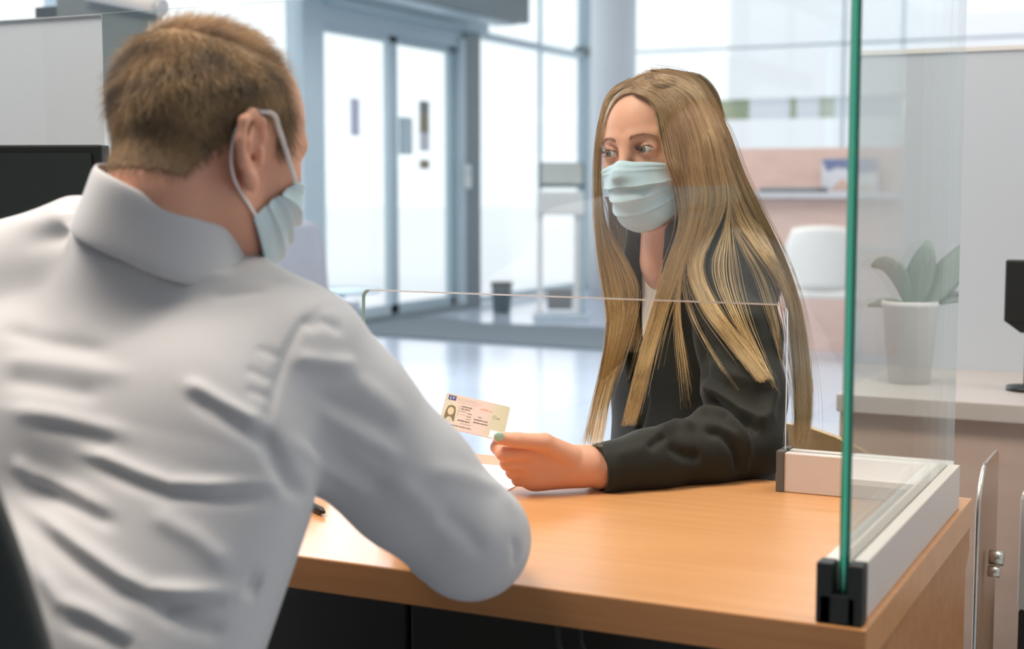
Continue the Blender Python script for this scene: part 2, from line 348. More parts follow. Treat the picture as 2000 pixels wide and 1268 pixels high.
MB().lathe([(0, .47), (.25, .47), (.25, .495), (0, .495)], c, 32).build('tabletop', M['frame'], t); MB().tube([Vector(c)+Vector((0, 0, .02)), Vector(c)+Vector((0, 0, .47))], .02).build('pillar_leg', M['frame'], t)
MB().lathe([(0, 0), (.16, 0), (.15, .02), (0, .025)], c, 24).build('foot', M['frame'], t)

# ------------------------------------------------------------------ the neighbouring counter with its white screen
t = thing('service_counter', 'beige counter behind the side glass with a white frosted screen', 'counter', (0, 2.8, 0))
bg_ = wood('beige_laminate', srgb(200, 180, 168), srgb(190, 170, 158), .5, (2, 2, 9))
MB().box((-.66, 2.83, 0), (2.2, 2.87, .705), .002).build('front_panel', bg_, t)
MB().box((-.66, 2.8, .705), (2.2, 3.3, .74), .003).build('worktop', mat('counter_grey', srgb(184, 178, 174), .4), t)
frost = mat('frosted_glass', srgb(198, 207, 217), .35, var=.015, scale=3)
sx = [-.64, .15, .95, 1.75, 2.2]
for a, b in zip(sx[:-1], sx[1:]): MB().box((a+.002, 3.3, .0), (b-.002, 3.318, 1.431), .001).build('screen_panel', frost, t)
MB().box((-.645, 3.296, 1.43), (2.2, 3.322, 1.441), .001).build('top_rail', M['white'], t)

# orchid on the counter (its reflection shows in the side glass)
pc = np.array([-.026, 3.03, .741])
t = thing('potted_orchid', 'leafy orchid in a tall white pot mirrored in the side glass', 'plant', pc)
MB().lathe([(0, 0), (.042, 0), (.056, .155), (.06, .158), (.058, .168), (.051, .166), (.046, .13), (0, .13)], pc, 28).build('pot', mat('pot_glaze', srgb(212, 213, 214), .5, var=.02), t)
leafm = mat('orchid_leaf', srgb(128, 146, 138), .45, var=.15)
def leaf(pts, wd):
    pts = [Vector(p) for p in pts]; k = MB(); n = len(pts)
    k.tube(pts, [(max(.002, wd*math.sin(math.pi*min(1, (i+.35)/(n-.4)))**.7), .0025) for i in range(n)], 8, flat=(1, .35, 0)); k.build('leaf', leafm, t, True)
potm = 0
pv = Vector(pc)+Vector((0, 0, .14))
for (ax_, az), (bx, bz), wd in (((-.014, .07), (-.030, .150), .034), ((.025, .13), (.085, .095), .022), ((-.06, .07), (-.14, .165), .036), ((-.06, .055), (-.13, .030), .016), ((.03, .035), (.09, .012), .013)):
    mid = pv+Vector((ax_, .0, az)); e_ = pv+Vector((bx, .015, bz))
    leaf([pv*(1-s_)**2+mid*2*s_*(1-s_)+e_*s_*s_ for s_ in np.linspace(0, 1, 9)], wd)
MB().tube([pv, pv+Vector((-.05, 0, .042)), pv+Vector((-.13, 0, .05))], .003).build('stem', leafm, t)

# card terminal on the neighbouring counter
t = thing('card_terminal', 'small black terminal on a neck above the beige counter', 'terminal', (-.34, 3.0, .74))
a = aty(1966, 507, 3.0); b = aty(1962, 628, 3.0); w_ = -.302-a[0]
MB().box((a[0], 2.985, b[2]), (a[0]+w_, 3.005, a[2]), .004).build('screen', M['black'], t)
MB().prism([(a[0]+.004, b[2]), (a[0]+.032, b[2]-.02), (a[0]+w_-.012, b[2]-.02), (a[0]+w_-.003, b[2])], 1, 2.987, 3.012).build('lower_housing', M['black'], t)
MB().tube([(a[0]+w_*.62, 3.01, .745), (a[0]+w_*.62, 3.01, b[2]+.03)], .009).build('neck', M['black'], t); MB().lathe([(0, 0), (.042, 0), (.042, .008), (0, .012)], (a[0]+w_*.62, 3.01, .7402), 24).build('foot', M['black'], t)

# swing gate with rounded top
GX = -.322
ga = atx(1909, 935, GX); gb = atx(1946, 900, GX)
t = thing('swing_gate', 'brown rounded gate panel with a latch beside the desk', 'gate', (GX, ga[1], 0))
gz = atx(1934, 890, GX)[2]; y0, y1 = ga[1], gb[1]; r_ = .075
MB().prism([(y0, .02), (y1, .02), (y1, gz-.02)]+arc(y1-.02, gz-.02, .02, 0, 90, 4)[1:]+arc(y0+r_, gz-r_, r_, 90, 180, 8), 0, GX, GX+.004, mside=1).build('panel', [mat('gate_bronze', srgb(164, 130, 104), .5, var=.04), M['steel']], t)
MB().tube([(GX+.003, y0-.003, .02)]+[(GX+.003, y, z) for y, z in arc(y0+r_-.004, gz-r_, r_, 180, 100, 8)], .0034).build('edge_bar', M['steel'], t)
lz = atx(1930, 1080, GX)[2]
k = MB(); k.tube([(GX+.012, y0+.07, lz+.012), (GX+.034, y0+.07, lz+.012)], .012, 16); k.tube([(GX+.012, y0+.06, lz-.008), (GX+.03, y0+.06, lz-.008)], .009, 16); k.build('latch', M['steel'], t)
k = MB(); k.tube([(GX-.03, y0-.005, 0), (GX-.03, y0-.005, .66)], .009, 12); k.build('post', M['framedark'], t)

# white bin / cabinet on the far right
c = D(2040, 1268, 2.3)
t = thing('pedestal_cabinet', 'low cabinet with white top and dark base at the right edge', 'cabinet', (c[0], c[1], 0))
p_ = D(1991, 1000, 2.4)
MB().box((p_[0], p_[1], .44), (p_[0]+.3, p_[1]+.25, .64), .012).build('body', M['white'], t); MB().box((p_[0]+.003, p_[1]+.003, 0), (p_[0]+.297, p_[1]+.247, .44), .003).build('plinth', M['dark'], t)

# ================================================================== the desk
t = thing('service_desk', 'beech service desk between the man and the woman', 'desk', (-1.2, 1.6, 0))
MB().box((-2.05, 1.30, .703), (-.275, 1.927, .74), .0015).build('tabletop', [M['desk']], t)
MB().box((-2.05, 1.2985, .704), (-.275, 1.3, .739)).build('front_edge_band', M['deskedge'], t)
MB().prism([(1.335, 0), (1.90, 0), (1.90, .65), (1.925, .672), (1.925, .703), (1.30, .703), (1.30, .60), (1.335, .56)], 0, -.305, -.277).build('side_panel', M['deskedge'], t)
MB().box((-2.03, 1.86, .0), (-.306, 1.88, .703)).build('back_panel', M['dark'], t)
for x0, x1 in ((-.865, -.31), (-1.22, -.872), (-1.62, -1.227)):
    MB().box((x0, 1.50, .05), (x1, 1.86, .70), .003).build('storage_panel', M['dark'], t)
MB().box((-2.05, 1.32, 0), (-2.02, 1.9, .703)).build('end_panel', M['deskedge'], t)
cbm = mat('cable_rubber', srgb(44, 58, 54), .5)
c0 = D(1085, 1225, 1.62)
for k_, (dx, lab) in enumerate(((0, 'thicker cable hanging under the desk'), (.03, 'thinner cable hanging under the desk beside the thicker cable'))):
    a = Vector(D(1085+45*k_, 1224, 1.62)); tag(MB().tube([(a.x, a.y, .70), a+Vector((.005, 0, -.02)), a+Vector((.03+.01*k_, 0, -.06)), a+Vector((.07, 0, -.14)), a+Vector((.1, .02, -.3)), (a.x+.12, a.y, .02)], .0045-.001*k_, 8).build('power_cable', cbm), lab, 'cable')

# front screen with the pass-through
edge_m = mat('polished_edge', srgb(226, 240, 252), .4, var=.02)  # clear edge: brightness refracted through it put into a white colour
edge_g = mat('polished_edge_green', srgb(150, 186, 178), .25, var=.05)
clear = glass('screen_glass', (.965, .985, .98, 1), f0=.045)
YS = 1.877
t = thing('front_screen', 'clear glass screen with rounded pass-through across the desk', 'screen', (-.9, YS, .74))
xl, xr, zt, zr = -1.159, -.510, .984, .745
ro = .012
inner = [(xr, zr)]+arc(xr-ro, zt-ro, ro, 0, 90, 6)+arc(xl+ro, zt-ro, ro, 90, 180, 6)+[(xl, zr)]
outer = [(-2.0, zr), (-2.0, 1.421), (-.309, 1.421), (-.309, zr)]
bm = bmesh.new(); th = .0025
def ring(Y, o=0.): return [bm.verts.new((x, Y, z)) for x, z in outer+[(x+(o if x > -.83 else -o), z+(o if z > zt-.02 else 0)) for x, z in inner]]
A_, B_ = ring(YS-th, .0027), ring(YS+th); n_ = len(A_)
# split the concave outline into three quads strips: left, top, right
def face(ix):
    bm.faces.new([A_[i] for i in ix]).material_index = 0; bm.faces.new([B_[i] for i in ix][::-1]).material_index = 0
no = len(outer); mid_r = no+7; last = n_-1
i_tr = no+7; i_tl = no+8
face([2, 3]+list(range(no, i_tr+1)))            # right part: outer tr, br, inner right side + corner
face([0, 1]+list(range(i_tl, n_)))              # left part
face([1, 2, i_tr, i_tl])
for i in range(n_):
    j = (i+1) % n_
    f_ = bm.faces.new((A_[i], A_[j], B_[j], B_[i])); f_.material_index = 1 if i < no+9 else 2
    if i < no: f_.material_index = 2
k = MB(); k.bm.free(); k.bm = bm; k.build('pane', [clear, edge_m, edge_g], t)
for x0, x1, cap in ((-.513, -.322, 0), (-2.0, xl+.004, 1)):
    r1 = MB(); r1.box((x0+.008 if cap == 0 else x0, 1.857, .7405), (x1 if cap == 0 else x1-.008, 1.8735, .792), .0012); r1.box((x0+.008 if cap == 0 else x0, 1.8805, .7405), (x1 if cap == 0 else x1-.008, 1.897, .792), .0012)
    r1.box((x0+.01, 1.873, .741), (x1-.01, 1.881, .746))
    rl = r1.build('rail', mat('satin_aluminium', srgb(216, 206, 200), .5, .2, var=.02), t)
    xa = x0-.002 if cap == 0 else x1-.006
    k = MB(); k.box((xa, 1.855, .7402), (xa+.011, 1.8735, .7945), .0015); k.box((xa, 1.8805, .7402), (xa+.011, 1.899, .7945), .0015); k.build('end_cap', M['endcap'], rl)
film = mat('satin_film', srgb(222, 228, 240), .42, .1, var=.03, scale=500)
MB().box((-2.0, YS+.0032, .79), (-1.657, YS+.0040, 1.4205)).build('frosted_film', film, t)

# side glass in its rail
t = thing('side_screen', 'thick green-edged glass screen on the right end of the desk', 'screen', (-.30, 1.6, .74))
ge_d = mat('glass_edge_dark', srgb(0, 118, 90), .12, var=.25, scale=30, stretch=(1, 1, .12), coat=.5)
ge_l = mat('glass_edge_light', srgb(84, 224, 190), .12, var=.2, scale=30, stretch=(1, 1, .12), coat=.5)  # glow inside the glass edge put into colour: bright core, dark chamfers
side_g = glass('side_glass', (.93, .975, .965, 1), f0=.06, pw=3)
bm = bmesh.new(); xa, xb, ya, yb, za, zb = -.3055, -.2955, 1.318, 1.90, .762, 2.05; ch = .0032
prof = [(xa, ya+ch, 0), (xa+ch, ya, 0), (xb-ch, ya, 0), (xb, ya+ch, 0), (xb, yb, 0), (xa, yb, 0)]
NZ = 40; rings = []
for i in range(NZ+1):
    z = za+(zb-za)*i/NZ; rings.append([bm.verts.new((x, y, z)) for x, y, _ in prof])
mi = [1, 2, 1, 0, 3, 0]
for i in range(NZ):
    for j in range(6):
        bm.faces.new((rings[i][j], rings[i][(j+1) % 6], rings[i+1][(j+1) % 6], rings[i+1][j])).material_index = mi[j]
bm.faces.new(rings[0][::-1]).material_index = 1; bm.faces.new(rings[-1]).material_index = 2
k = MB(); k.bm.free(); k.bm = bm; k.build('pane', [side_g, ge_d, ge_l, edge_m], t)
k = MB(); k.box((-.321, 1.325, .7405), (-.3065, 1.857, .795), .0012); k.box((-.2945, 1.325, .7405), (-.281, 1.857, .795), .0012); k.box((-.32, 1.326, .741), (-.282, 1.856, .762))
rl = k.build('rail', mat('satin_rail', srgb(222, 214, 206), .45, .25, var=.02), t)
k = MB(); k.box((-.3225, 1.303, .7402), (-.307, 1.3255, .797), .002); k.box((-.294, 1.303, .7402), (-.2795, 1.3255, .797), .002); k.box((-.32, 1.303, .7402), (-.285, 1.3255, .768), .002); k.build('end_cap', M['black'], rl)
# ------------------------------------------------------------------ left: monitor, board, cabinet with folders
t = thing('computer_monitor', 'large black monitor on the desk left of the man', 'monitor', (-1.5, 1.55, DESK_Z))
mc = D(206, 283, 1.80); mR = Matrix.Rotation(math.radians(20), 3, 'Z')
mx_ = mR @ Vector((1, 0, 0)); my_ = mR @ Vector((0, 1, 0))
W_, H_ = .53, .33; C_ = Vector(mc) - mx_*W_/2 - Vector((0, 0, H_/2))
k = MB(); k.box(C_-Vector((W_/2, .014, H_/2)), C_+Vector((W_/2, .014, H_/2)), .003, mR); k.build('housing', M['black'], t)
S_ = C_ - my_*.0155
k = MB(); k.box(S_-Vector((W_/2-.012, .001, H_/2-.022)), S_+Vector((W_/2-.012, .001, H_/2-.010)), 0, mR); k.build('screen', mat('screen_off', srgb(30, 40, 38), .55, var=.06), t)
k = MB(); c2 = C_+my_*.05; k.box(Vector((c2.x-.03, c2.y-.01, DESK_Z+.01)), Vector((c2.x+.03, c2.y+.01, C_.z)), .004, mR); k.build('stand', M['black'], t)
k = MB(); k.box(Vector((c2.x-.11, c2.y-.08, DESK_Z+.0005)), Vector((c2.x+.11, c2.y+.08, DESK_Z+.012)), .004, mR); k.build('stand_foot', M['black'], t)

Yb = 3.6
def by(px, py, Y=Yb): return aty(px, py, Y)
t = thing('storage_cabinet', 'tall white cabinet behind the frosted film with folders on top', 'cabinet', (-3.8, Yb, 0))
cr_ = by(192, 100)[0]; ctop = by(60, 37, Yb)[2]-.002
MB().box((-4.6, Yb, 0), (cr_, Yb+.45, ctop), .004).build('body', M['white'], t)
MB().box((-4.59, Yb-.012, .06), (-3.8, Yb, ctop-.03), .003).build('door', M['white'], t); MB().box((-3.79, Yb-.012, .06), (cr_-.01, Yb, ctop-.03), .003).build('door', M['white'], t)
def onTop(px0, px1, py, name, lab, cat, m, dpt=.3):
    a = by(px0, py); b = by(px1, py)
    tag(MB().box((a[0], Yb+.03, ctop), (b[0], Yb+.03+dpt, a[2]), .003).build(name, m), lab, cat)
onTop(54, 99, 12, 'storage_box', 'dark grey box standing on the tall cabinet', 'box', mat('box_grey', srgb(96, 108, 114), .7))
onTop(100, 138, -20, 'ring_binder', 'tan ring binder standing on the tall cabinet', 'binder', mat('binder_tan', srgb(186, 168, 148), .7))
onTop(140, 158, -22, 'ring_binder', 'white ring binder standing beside the tan one', 'binder', M['white'])
t = thing('notice_board', 'grey notice board with a white tube rail behind the man', 'board', (-2.4, Yb-.1, 0))
Yn = Yb-.16
a = by(160, -6, Yn); b = by(318, 186, Yn); up2 = by(300, 16, Yn)
MB().prism([(a[0]-.1, b[2]), (b[0]-.01, b[2]), (b[0]-.01, up2[2]), (a[0], a[2]), (a[0]-.1, a[2])], 1, Yn, Yn+.02).build('board', M['grey'], t)
p1_, p2_ = by(170, -14, Yn-.03), by(309, 14, Yn-.03)
k = MB(); k.tube([p1_, p2_], .022, 16); k.build('tube_rail', M['white'], t); k = MB(); dv = (Vector(p2_)-Vector(p1_)).normalized(); k.tube([p2_, Vector(p2_)+dv*.018], .026, 16); k.build('tube_cap', M['alu'], t)
for px in (200, 312):
    q = by(px, 186, Yn+.03); MB().tube([(q[0], q[1], 0), (q[0], q[1], a[2]-.03)], .012).build('leg', M['white'], t)
    MB().box((q[0]-.02, q[1]-.22, 0), (q[0]+.02, q[1]+.22, .025), .005).build('foot', M['white'], t)

# ------------------------------------------------------------------ things on the desk
k = MB(); pp = [(-1.12, 1.66), (-.83, 1.675), (-.85, 1.852), (-1.14, 1.853)]
k.prism(pp, 2, DESK_Z+.0004, DESK_Z+.0012); tag(k.build('paper_sheet', mat('paper', srgb(238, 238, 246), .8, var=.01)), 'white paper sheet lying on the desk under the outstretched hand', 'paper')
t = thing('pen', 'dark pen on the desk behind the upper arm of the man', 'pen', (-.9, 1.45, DESK_Z+.005))
q = Vector(atz(634, 1001, DESK_Z+.006)); d_ = Vector((-.75, .5, 0)).normalized()
MB().tube([q, q+d_*.012, q+d_*.13], [.0015, .0052, .0052], 10).build('barrel', M['black'], t); MB().tube([q+d_*.13, q+d_*.14], .0035, 8).build('button', M['steel'], t)

# office chair of the man
t = thing('office_chair', 'black padded office chair behind the seated man', 'office chair', (-.935, .95, 0))
bm = bmesh.new(); cfab = mat('chair_fabric', srgb(30, 38, 36), .85, var=.15, scale=200, bump=.4, sheen=.2)
def chair_back():
    R_, Cn = 26, 18; F_ = []; B_ = []
    for i in range(R_):
        u = i/(R_-1); z = .50+.62*u
        hw = .275*(1-.22*u**2)*(1-max(0, (u-.82)/.18)**3*.45)*(1-max(0, (.1-u)/.1)**2*.3)
        yb_ = .665 - .12*(u-.35)**2*1.6 - .05*u
        rf, rb = [], []
        for j in range(Cn):
            v = -1+2*j/(Cn-1); x = CHX+v*hw; y = yb_ + .07*v*v
            ed = (1-abs(v)**4)*min(1, (u+.02)*9, (1.02-u)*9); tk = .012+.03*max(0, ed)
            rf.append(bm.verts.new((x, y+tk*.6, z))); rb.append(bm.verts.new((x, y-tk*.7, z)))
        F_.append(rf); B_.append(rb)
    for G in (F_, B_):
        for i in range(R_-1):
            for j in range(Cn-1): bm.faces.new((G[i][j], G[i][j+1], G[i+1][j+1], G[i+1][j]))
    bd = [(0, j) for j in range(Cn)]+[(i, Cn-1) for i in range(1, R_)]+[(R_-1, j) for j in range(Cn-2, -1, -1)]+[(i, 0) for i in range(R_-2, 0, -1)]
    for (a, b), (c, d) in zip(bd, bd[1:]+bd[:1]): bm.faces.new((F_[a][b], F_[c][d], B_[c][d], B_[a][b]))
CHX = -.935
chair_back()
k = MB(); k.bm.free(); k.bm = bm; k.build('backrest', cfab, t, True)
k = MB(); k.box((CHX-.25, .72, .325), (CHX+.25, 1.19, .395), .03, seg=4); k.build('seat', cfab, t, True)
MB().tube([(CHX, .63, .62), (CHX, .64, .32), (CHX, .82, .30)], .022).build('back_bracket', M['black'], t)
MB().tube([(CHX, .95, .09), (CHX, .95, .33)], .028).build('gas_column', M['black'], t)
for a_ in range(5):
    an = math.radians(72*a_+20); ex = (CHX+.28*math.cos(an), .95+.28*math.sin(an))
    MB().tube([(CHX, .95, .11), (ex[0], ex[1], .075)], [.026, .016]).build('base_spoke', M['black'], t)
    MB().tube([(ex[0]-.012, ex[1], .028), (ex[0]+.012, ex[1], .028)], .027, 14).build('caster', M['black'], t)

# plywood chairs of the customer side
ply = wood('plywood', srgb(226, 190, 136), srgb(206, 166, 112), .4, (3, 3, 12)); plye = wood('plywood_edge', srgb(238, 206, 152), srgb(216, 176, 122), .5, (3, 3, 60))
def ply_chair(label, P, wdt, top, base, tilt=.12):
    """P(x, y, z): local -> world; back faces +y"""
    c = P(0, 0, 0); t = thing('plywood_chair', label, 'chair', (c[0], c[1], 0))
    n = 12; out = [(-wdt, base), (wdt, base)]+[(wdt, top-.11)]+[(wdt*math.cos(a), top-.11+.11*math.sin(a)) for a in np.linspace(0, math.pi, n)][1:-1]+[(-wdt, top-.11)]
    bm = bmesh.new(); f_ = []; b_ = []
    for x, z in out:
        y = -.05*(1-(x/wdt)**2)+tilt*(z-base)
        f_.append(bm.verts.new(Vector(P(x, y, z)))); b_.append(bm.verts.new(Vector(P(x, y+.012, z))))
    for L_ in (f_, b_): bmesh.ops.triangle_fill(bm, edges=[bm.edges.new((L_[i], L_[(i+1) % len(L_)])) for i in range(len(L_))], use_beauty=True)
    for i in range(len(out)):
        j = (i+1) % len(out); bm.faces.new((f_[i], f_[j], b_[j], b_[i])).material_index = 1
    k = MB(); k.bm.free(); k.bm = bm; k.build('backrest', [ply, plye], t)
    k = MB(); q = [P(x, y, .45) for x, y in rrect(-.2, -.42, .2, .0, .06)]; k.prism([(a[0], a[1]) for a in q], 2, .438, .452); k.build('seat', ply, t)
    for sx in (-.17, .17):
        for sy in (-.36, -.03): MB().tube([P(sx, sy, .44), P(sx*1.1, sy*1.1-.0, 0)], .011).build('leg', M['steel'], t)
        MB().tube([P(sx, -.02, .44), P(sx, .03+tilt*.1, base+.12)], .009).build('back_support', M['steel'], t)
    return t
# ================================================================== people: signed-distance modelling
def smin(a, b, k):
    if k <= 0: return np.minimum(a, b)
    h = np.clip(.5+.5*(b-a)/k, 0, 1); return b*(1-h)+a*h-k*h*(1-h)
def smax(a, b, k): return -smin(-a, -b, k)
def axis(segs):
    """segs: [(start, step), ..., end] -> graded sample positions"""
    out = []
    for (a, st), nx in zip(segs[:-1], segs[1:]):
        b = nx[0] if isinstance(nx, tuple) else nx
        n = max(1, int(round((b-a)/st))); out += [a+(b-a)*i/n for i in range(n)]
    return np.array(out+[segs[-1]], dtype=np.float32)
class Field:
    def __init__(s, xs, ys, zs):
        s.ax = [np.asarray(a, np.float32) for a in (xs, ys, zs)]; s.S = np.full([len(a) for a in s.ax], .05, np.float32)
    def sub(s, lo, hi, pad):
        sl = []
        for a, l, h in zip(s.ax, lo, hi):
            i = int(np.searchsorted(a, l-pad)); j = int(np.searchsorted(a, h+pad, 'right')); sl.append(slice(max(0, i-1), min(len(a), j+1)))
        g = [a[q] for a, q in zip(s.ax, sl)]
        return tuple(sl), (g[0][:, None, None], g[1][None, :, None], g[2][None, None, :])
    def op(s, fn, lo, hi, k=0., mode='add', pad=.02):
        sl, G = s.sub(lo, hi, pad+k)
        if any(q.stop-q.start < 1 for q in sl): return s
        d = fn(*G).astype(np.float32)
        s.S[sl] = smin(s.S[sl], d, k) if mode == 'add' else smax(s.S[sl], -d, k) if mode == 'cut' else s.S[sl]+d
        return s
    def cone(s, a, b, ra, rb, k=.02, mode='add', sq=None):
        """round cone a->b; sq = (unit vector n, factor): flattened along n"""
        a = np.asarray(a, float); b = np.asarray(b, float); r = max(ra, rb); ab = b-a; L2 = max(1e-9, float(ab@ab))
        def fn(X, Y, Z):
            px, py, pz = X-a[0], Y-a[1], Z-a[2]
            h = np.clip((px*ab[0]+py*ab[1]+pz*ab[2])/L2, 0, 1)
            dx, dy, dz = px-h*ab[0], py-h*ab[1], pz-h*ab[2]; d2 = dx*dx+dy*dy+dz*dz
            if sq is not None:
                n, f = sq; t = dx*n[0]+dy*n[1]+dz*n[2]; d2 = d2+t*t*(f*f-1)
            return np.sqrt(d2)-(ra+(rb-ra)*h)
        return s.op(fn, np.minimum(a, b)-r, np.maximum(a, b)+r, k, mode)
    def chain(s, pts, rs, k=.02, mode='add', sq=None):
        for i in range(len(pts)-1): s.cone(pts[i], pts[i+1], rs[i], rs[i+1], k, mode, sq)
        return s
    def ell(s, c, r, R=None, k=.02, mode='add'):
        """ellipsoid; R: rows = local axes in the world"""
        c = np.asarray(c, float); r = np.asarray(r, float); R = np.eye(3) if R is None else np.asarray(R); m = float(min(r)); mm = float(max(r))
        def fn(X, Y, Z):
            px, py, pz = X-c[0], Y-c[1], Z-c[2]; q = [(px*R[i][0]+py*R[i][1]+pz*R[i][2]) for i in range(3)]
            k0 = np.sqrt((q[0]/r[0])**2+(q[1]/r[1])**2+(q[2]/r[2])**2)+1e-6
            k1 = np.sqrt((q[0]/r[0]**2)**2+(q[1]/r[1]**2)**2+(q[2]/r[2]**2)**2)+1e-6
            return np.clip(k0*(k0-1)/k1, -m, .1)
        e = np.sqrt(((R.T*r)**2).sum(1))
        return s.op(fn, c-e, c+e, k, mode)
    def mesh(s, smooth=1):
        S = s.S; I = S < 0; n = S.shape
        cnt = np.zeros([q-1 for q in n], np.uint8)
        for a in (0, 1):
            for b in (0, 1):
                for c in (0, 1): cnt += I[a:n[0]-1+a, b:n[1]-1+b, c:n[2]-1+c]
        mix = (cnt > 0) & (cnt < 8); ids = np.argwhere(mix); idx = np.full(mix.shape, -1, np.int32); idx[mix] = np.arange(len(ids))
        acc = np.zeros((len(ids), 3)); num = np.zeros(len(ids)); i, j, k = ids.T
        cor = [(a, b, c) for a in (0, 1) for b in (0, 1) for c in (0, 1)]
        val = {c: S[i+c[0], j+c[1], k+c[2]] for c in cor}
        for c in cor:
            for ax in range(3):
                if c[ax] == 0:
                    d = list(c); d[ax] = 1; d = tuple(d); va, vb = val[c], val[d]; cr = (va < 0) != (vb < 0)
                    t = np.where(cr, va/np.where(cr, va-vb, 1), 0); p = np.zeros((len(ids), 3))
                    p[:] = c; p[:, ax] = t; acc += p*cr[:, None]; num += cr
        acc /= num[:, None]; V = np.empty_like(acc)
        for ax in range(3):
            A = s.ax[ax]; V[:, ax] = A[ids[:, ax]]+acc[:, ax]*(A[ids[:, ax]+1]-A[ids[:, ax]])
        Fc = []
        for ax in range(3):
            a0 = [slice(0, None)]*3; a1 = [slice(0, None)]*3; a0[ax] = slice(0, n[ax]-1); a1[ax] = slice(1, n[ax])
            A = I[tuple(a0)]; B = I[tuple(a1)]; e = np.argwhere(A != B)
            o1, o2 = [q for q in range(3) if q != ax]
            e = e[(e[:, o1] > 0) & (e[:, o2] > 0) & (e[:, o1] < n[o1]-1) & (e[:, o2] < n[o2]-1)]
            q = []
            for d1, d2 in ((1, 1), (0, 1), (0, 0), (1, 0)):
                f = e.copy(); f[:, o1] -= d1; f[:, o2] -= d2; q.append(idx[f[:, 0], f[:, 1], f[:, 2]])
            q = np.stack(q, 1); flip = A[e[:, 0], e[:, 1], e[:, 2]]
            if ax == 1: flip = ~flip
            q[~flip] = q[~flip][:, ::-1]; Fc.append(q)
        Fc = np.concatenate(Fc)
        for _ in range(smooth): V = lap(V, Fc, .5)
        return V, Fc
def lap(V, Fc, f=.5):
    a = np.concatenate([Fc[:, [0, 1]], Fc[:, [1, 2]], Fc[:, [2, 3]], Fc[:, [3, 0]]]); acc = np.zeros_like(V); cnt = np.zeros(len(V))
    for ax in range(3): acc[:, ax] = np.bincount(a[:, 0], V[a[:, 1], ax], len(V))+np.bincount(a[:, 1], V[a[:, 0], ax], len(V))
    cnt = np.bincount(a[:, 0], minlength=len(V))+np.bincount(a[:, 1], minlength=len(V))
    return V*(1-f)+f*acc/np.maximum(cnt, 1)[:, None]
def vnormals(V, Fc):
    nrm = np.cross(V[Fc[:, 2]]-V[Fc[:, 0]], V[Fc[:, 3]]-V[Fc[:, 1]]); N = np.zeros_like(V)
    for c in range(4):
        for ax in range(3): N[:, ax] += np.bincount(Fc[:, c], nrm[:, ax], len(V))
    return N/np.maximum(1e-12, np.linalg.norm(N, axis=1))[:, None]
def np_mesh(name, V, Fc, m, parent=None, mi=None):
    me = bpy.data.meshes.new(name); me.vertices.add(len(V)); me.vertices.foreach_set('co', np.asarray(V, np.float32).ravel())
    k = Fc.shape[1]; me.loops.add(Fc.size); me.loops.foreach_set('vertex_index', Fc.astype(np.int32).ravel())
    me.polygons.add(len(Fc)); me.polygons.foreach_set('loop_start', np.arange(0, Fc.size, k, dtype=np.int32))
    me.update(calc_edges=True); me.validate()
    o = link(name, me, m, parent, True)
    if parent is not None: me.transform(wmat(parent).inverted())
    if mi is not None: me.polygons.foreach_set('material_index', mi)
    return o
def bvh(V, Fc): return BVHTree.FromPolygons([Vector(v) for v in V], Fc.tolist())
def seg_d(V, P):
    """distance of V to polyline P, and parameter 0..1"""
    best = np.full(len(V), 9.); par = np.zeros(len(V)); n = len(P)-1
    for i in range(n):
        a, b = P[i], P[i+1]; ab = b-a; t = np.clip(((V-a)@ab)/max(1e-12, ab@ab), 0, 1); d = np.linalg.norm(V-a-t[:, None]*ab, axis=1)
        m = d < best; best[m] = d[m]; par[m] = (i+t[m])/n
    return best, par
def onto(tree, pix):
    """points of a surface met by sight lines through measured pixels (places a crease on cloth)"""
    out = []
    for x, y in pix:
        r = Vector(ray(x, y)).normalized(); h = tree.ray_cast(Vector(EYE), r)
        if h[0] is not None: out.append(np.array(h[0]))
    return np.array(out)
def crease(V, Fc, folds, tree):
    """folds: (pixels, height, width[, taper]) -> ridges (+) and furrows (-) pushed along the normals"""
    N = vnormals(V, Fc); H = np.zeros(len(V))
    for f in folds:
        P = onto(tree, f[0])
        if len(P) < 2: continue
        lo, hi = P.min(0)-f[2]*3, P.max(0)+f[2]*3; s = np.all((V > lo) & (V < hi), axis=1)
        if not s.any(): continue
        d, t = seg_d(V[s], P); tp = np.clip(np.minimum(t, 1-t)*5+.12, 0, 1)
        H[s] += f[1]*np.exp(-(d/f[2])**2)*tp
    return V+N*H[:, None]
def frame(fw, pitch=0., roll=0.):
    """rows: forward, left, up in the world; fw = horizontal facing; pitch > 0 looks down; roll > 0 tips to the left"""
    f = np.array([fw[0], fw[1], 0.]); f /= np.linalg.norm(f); u = UPZ; l = np.cross(u, f)
    f2 = f*math.cos(pitch)-u*math.sin(pitch); u2 = f*math.sin(pitch)+u*math.cos(pitch)
    l2 = l*math.cos(roll)-u2*math.sin(roll); u3 = u2*math.cos(roll)+l*math.sin(roll)
    return np.stack([f2, l2, u3])
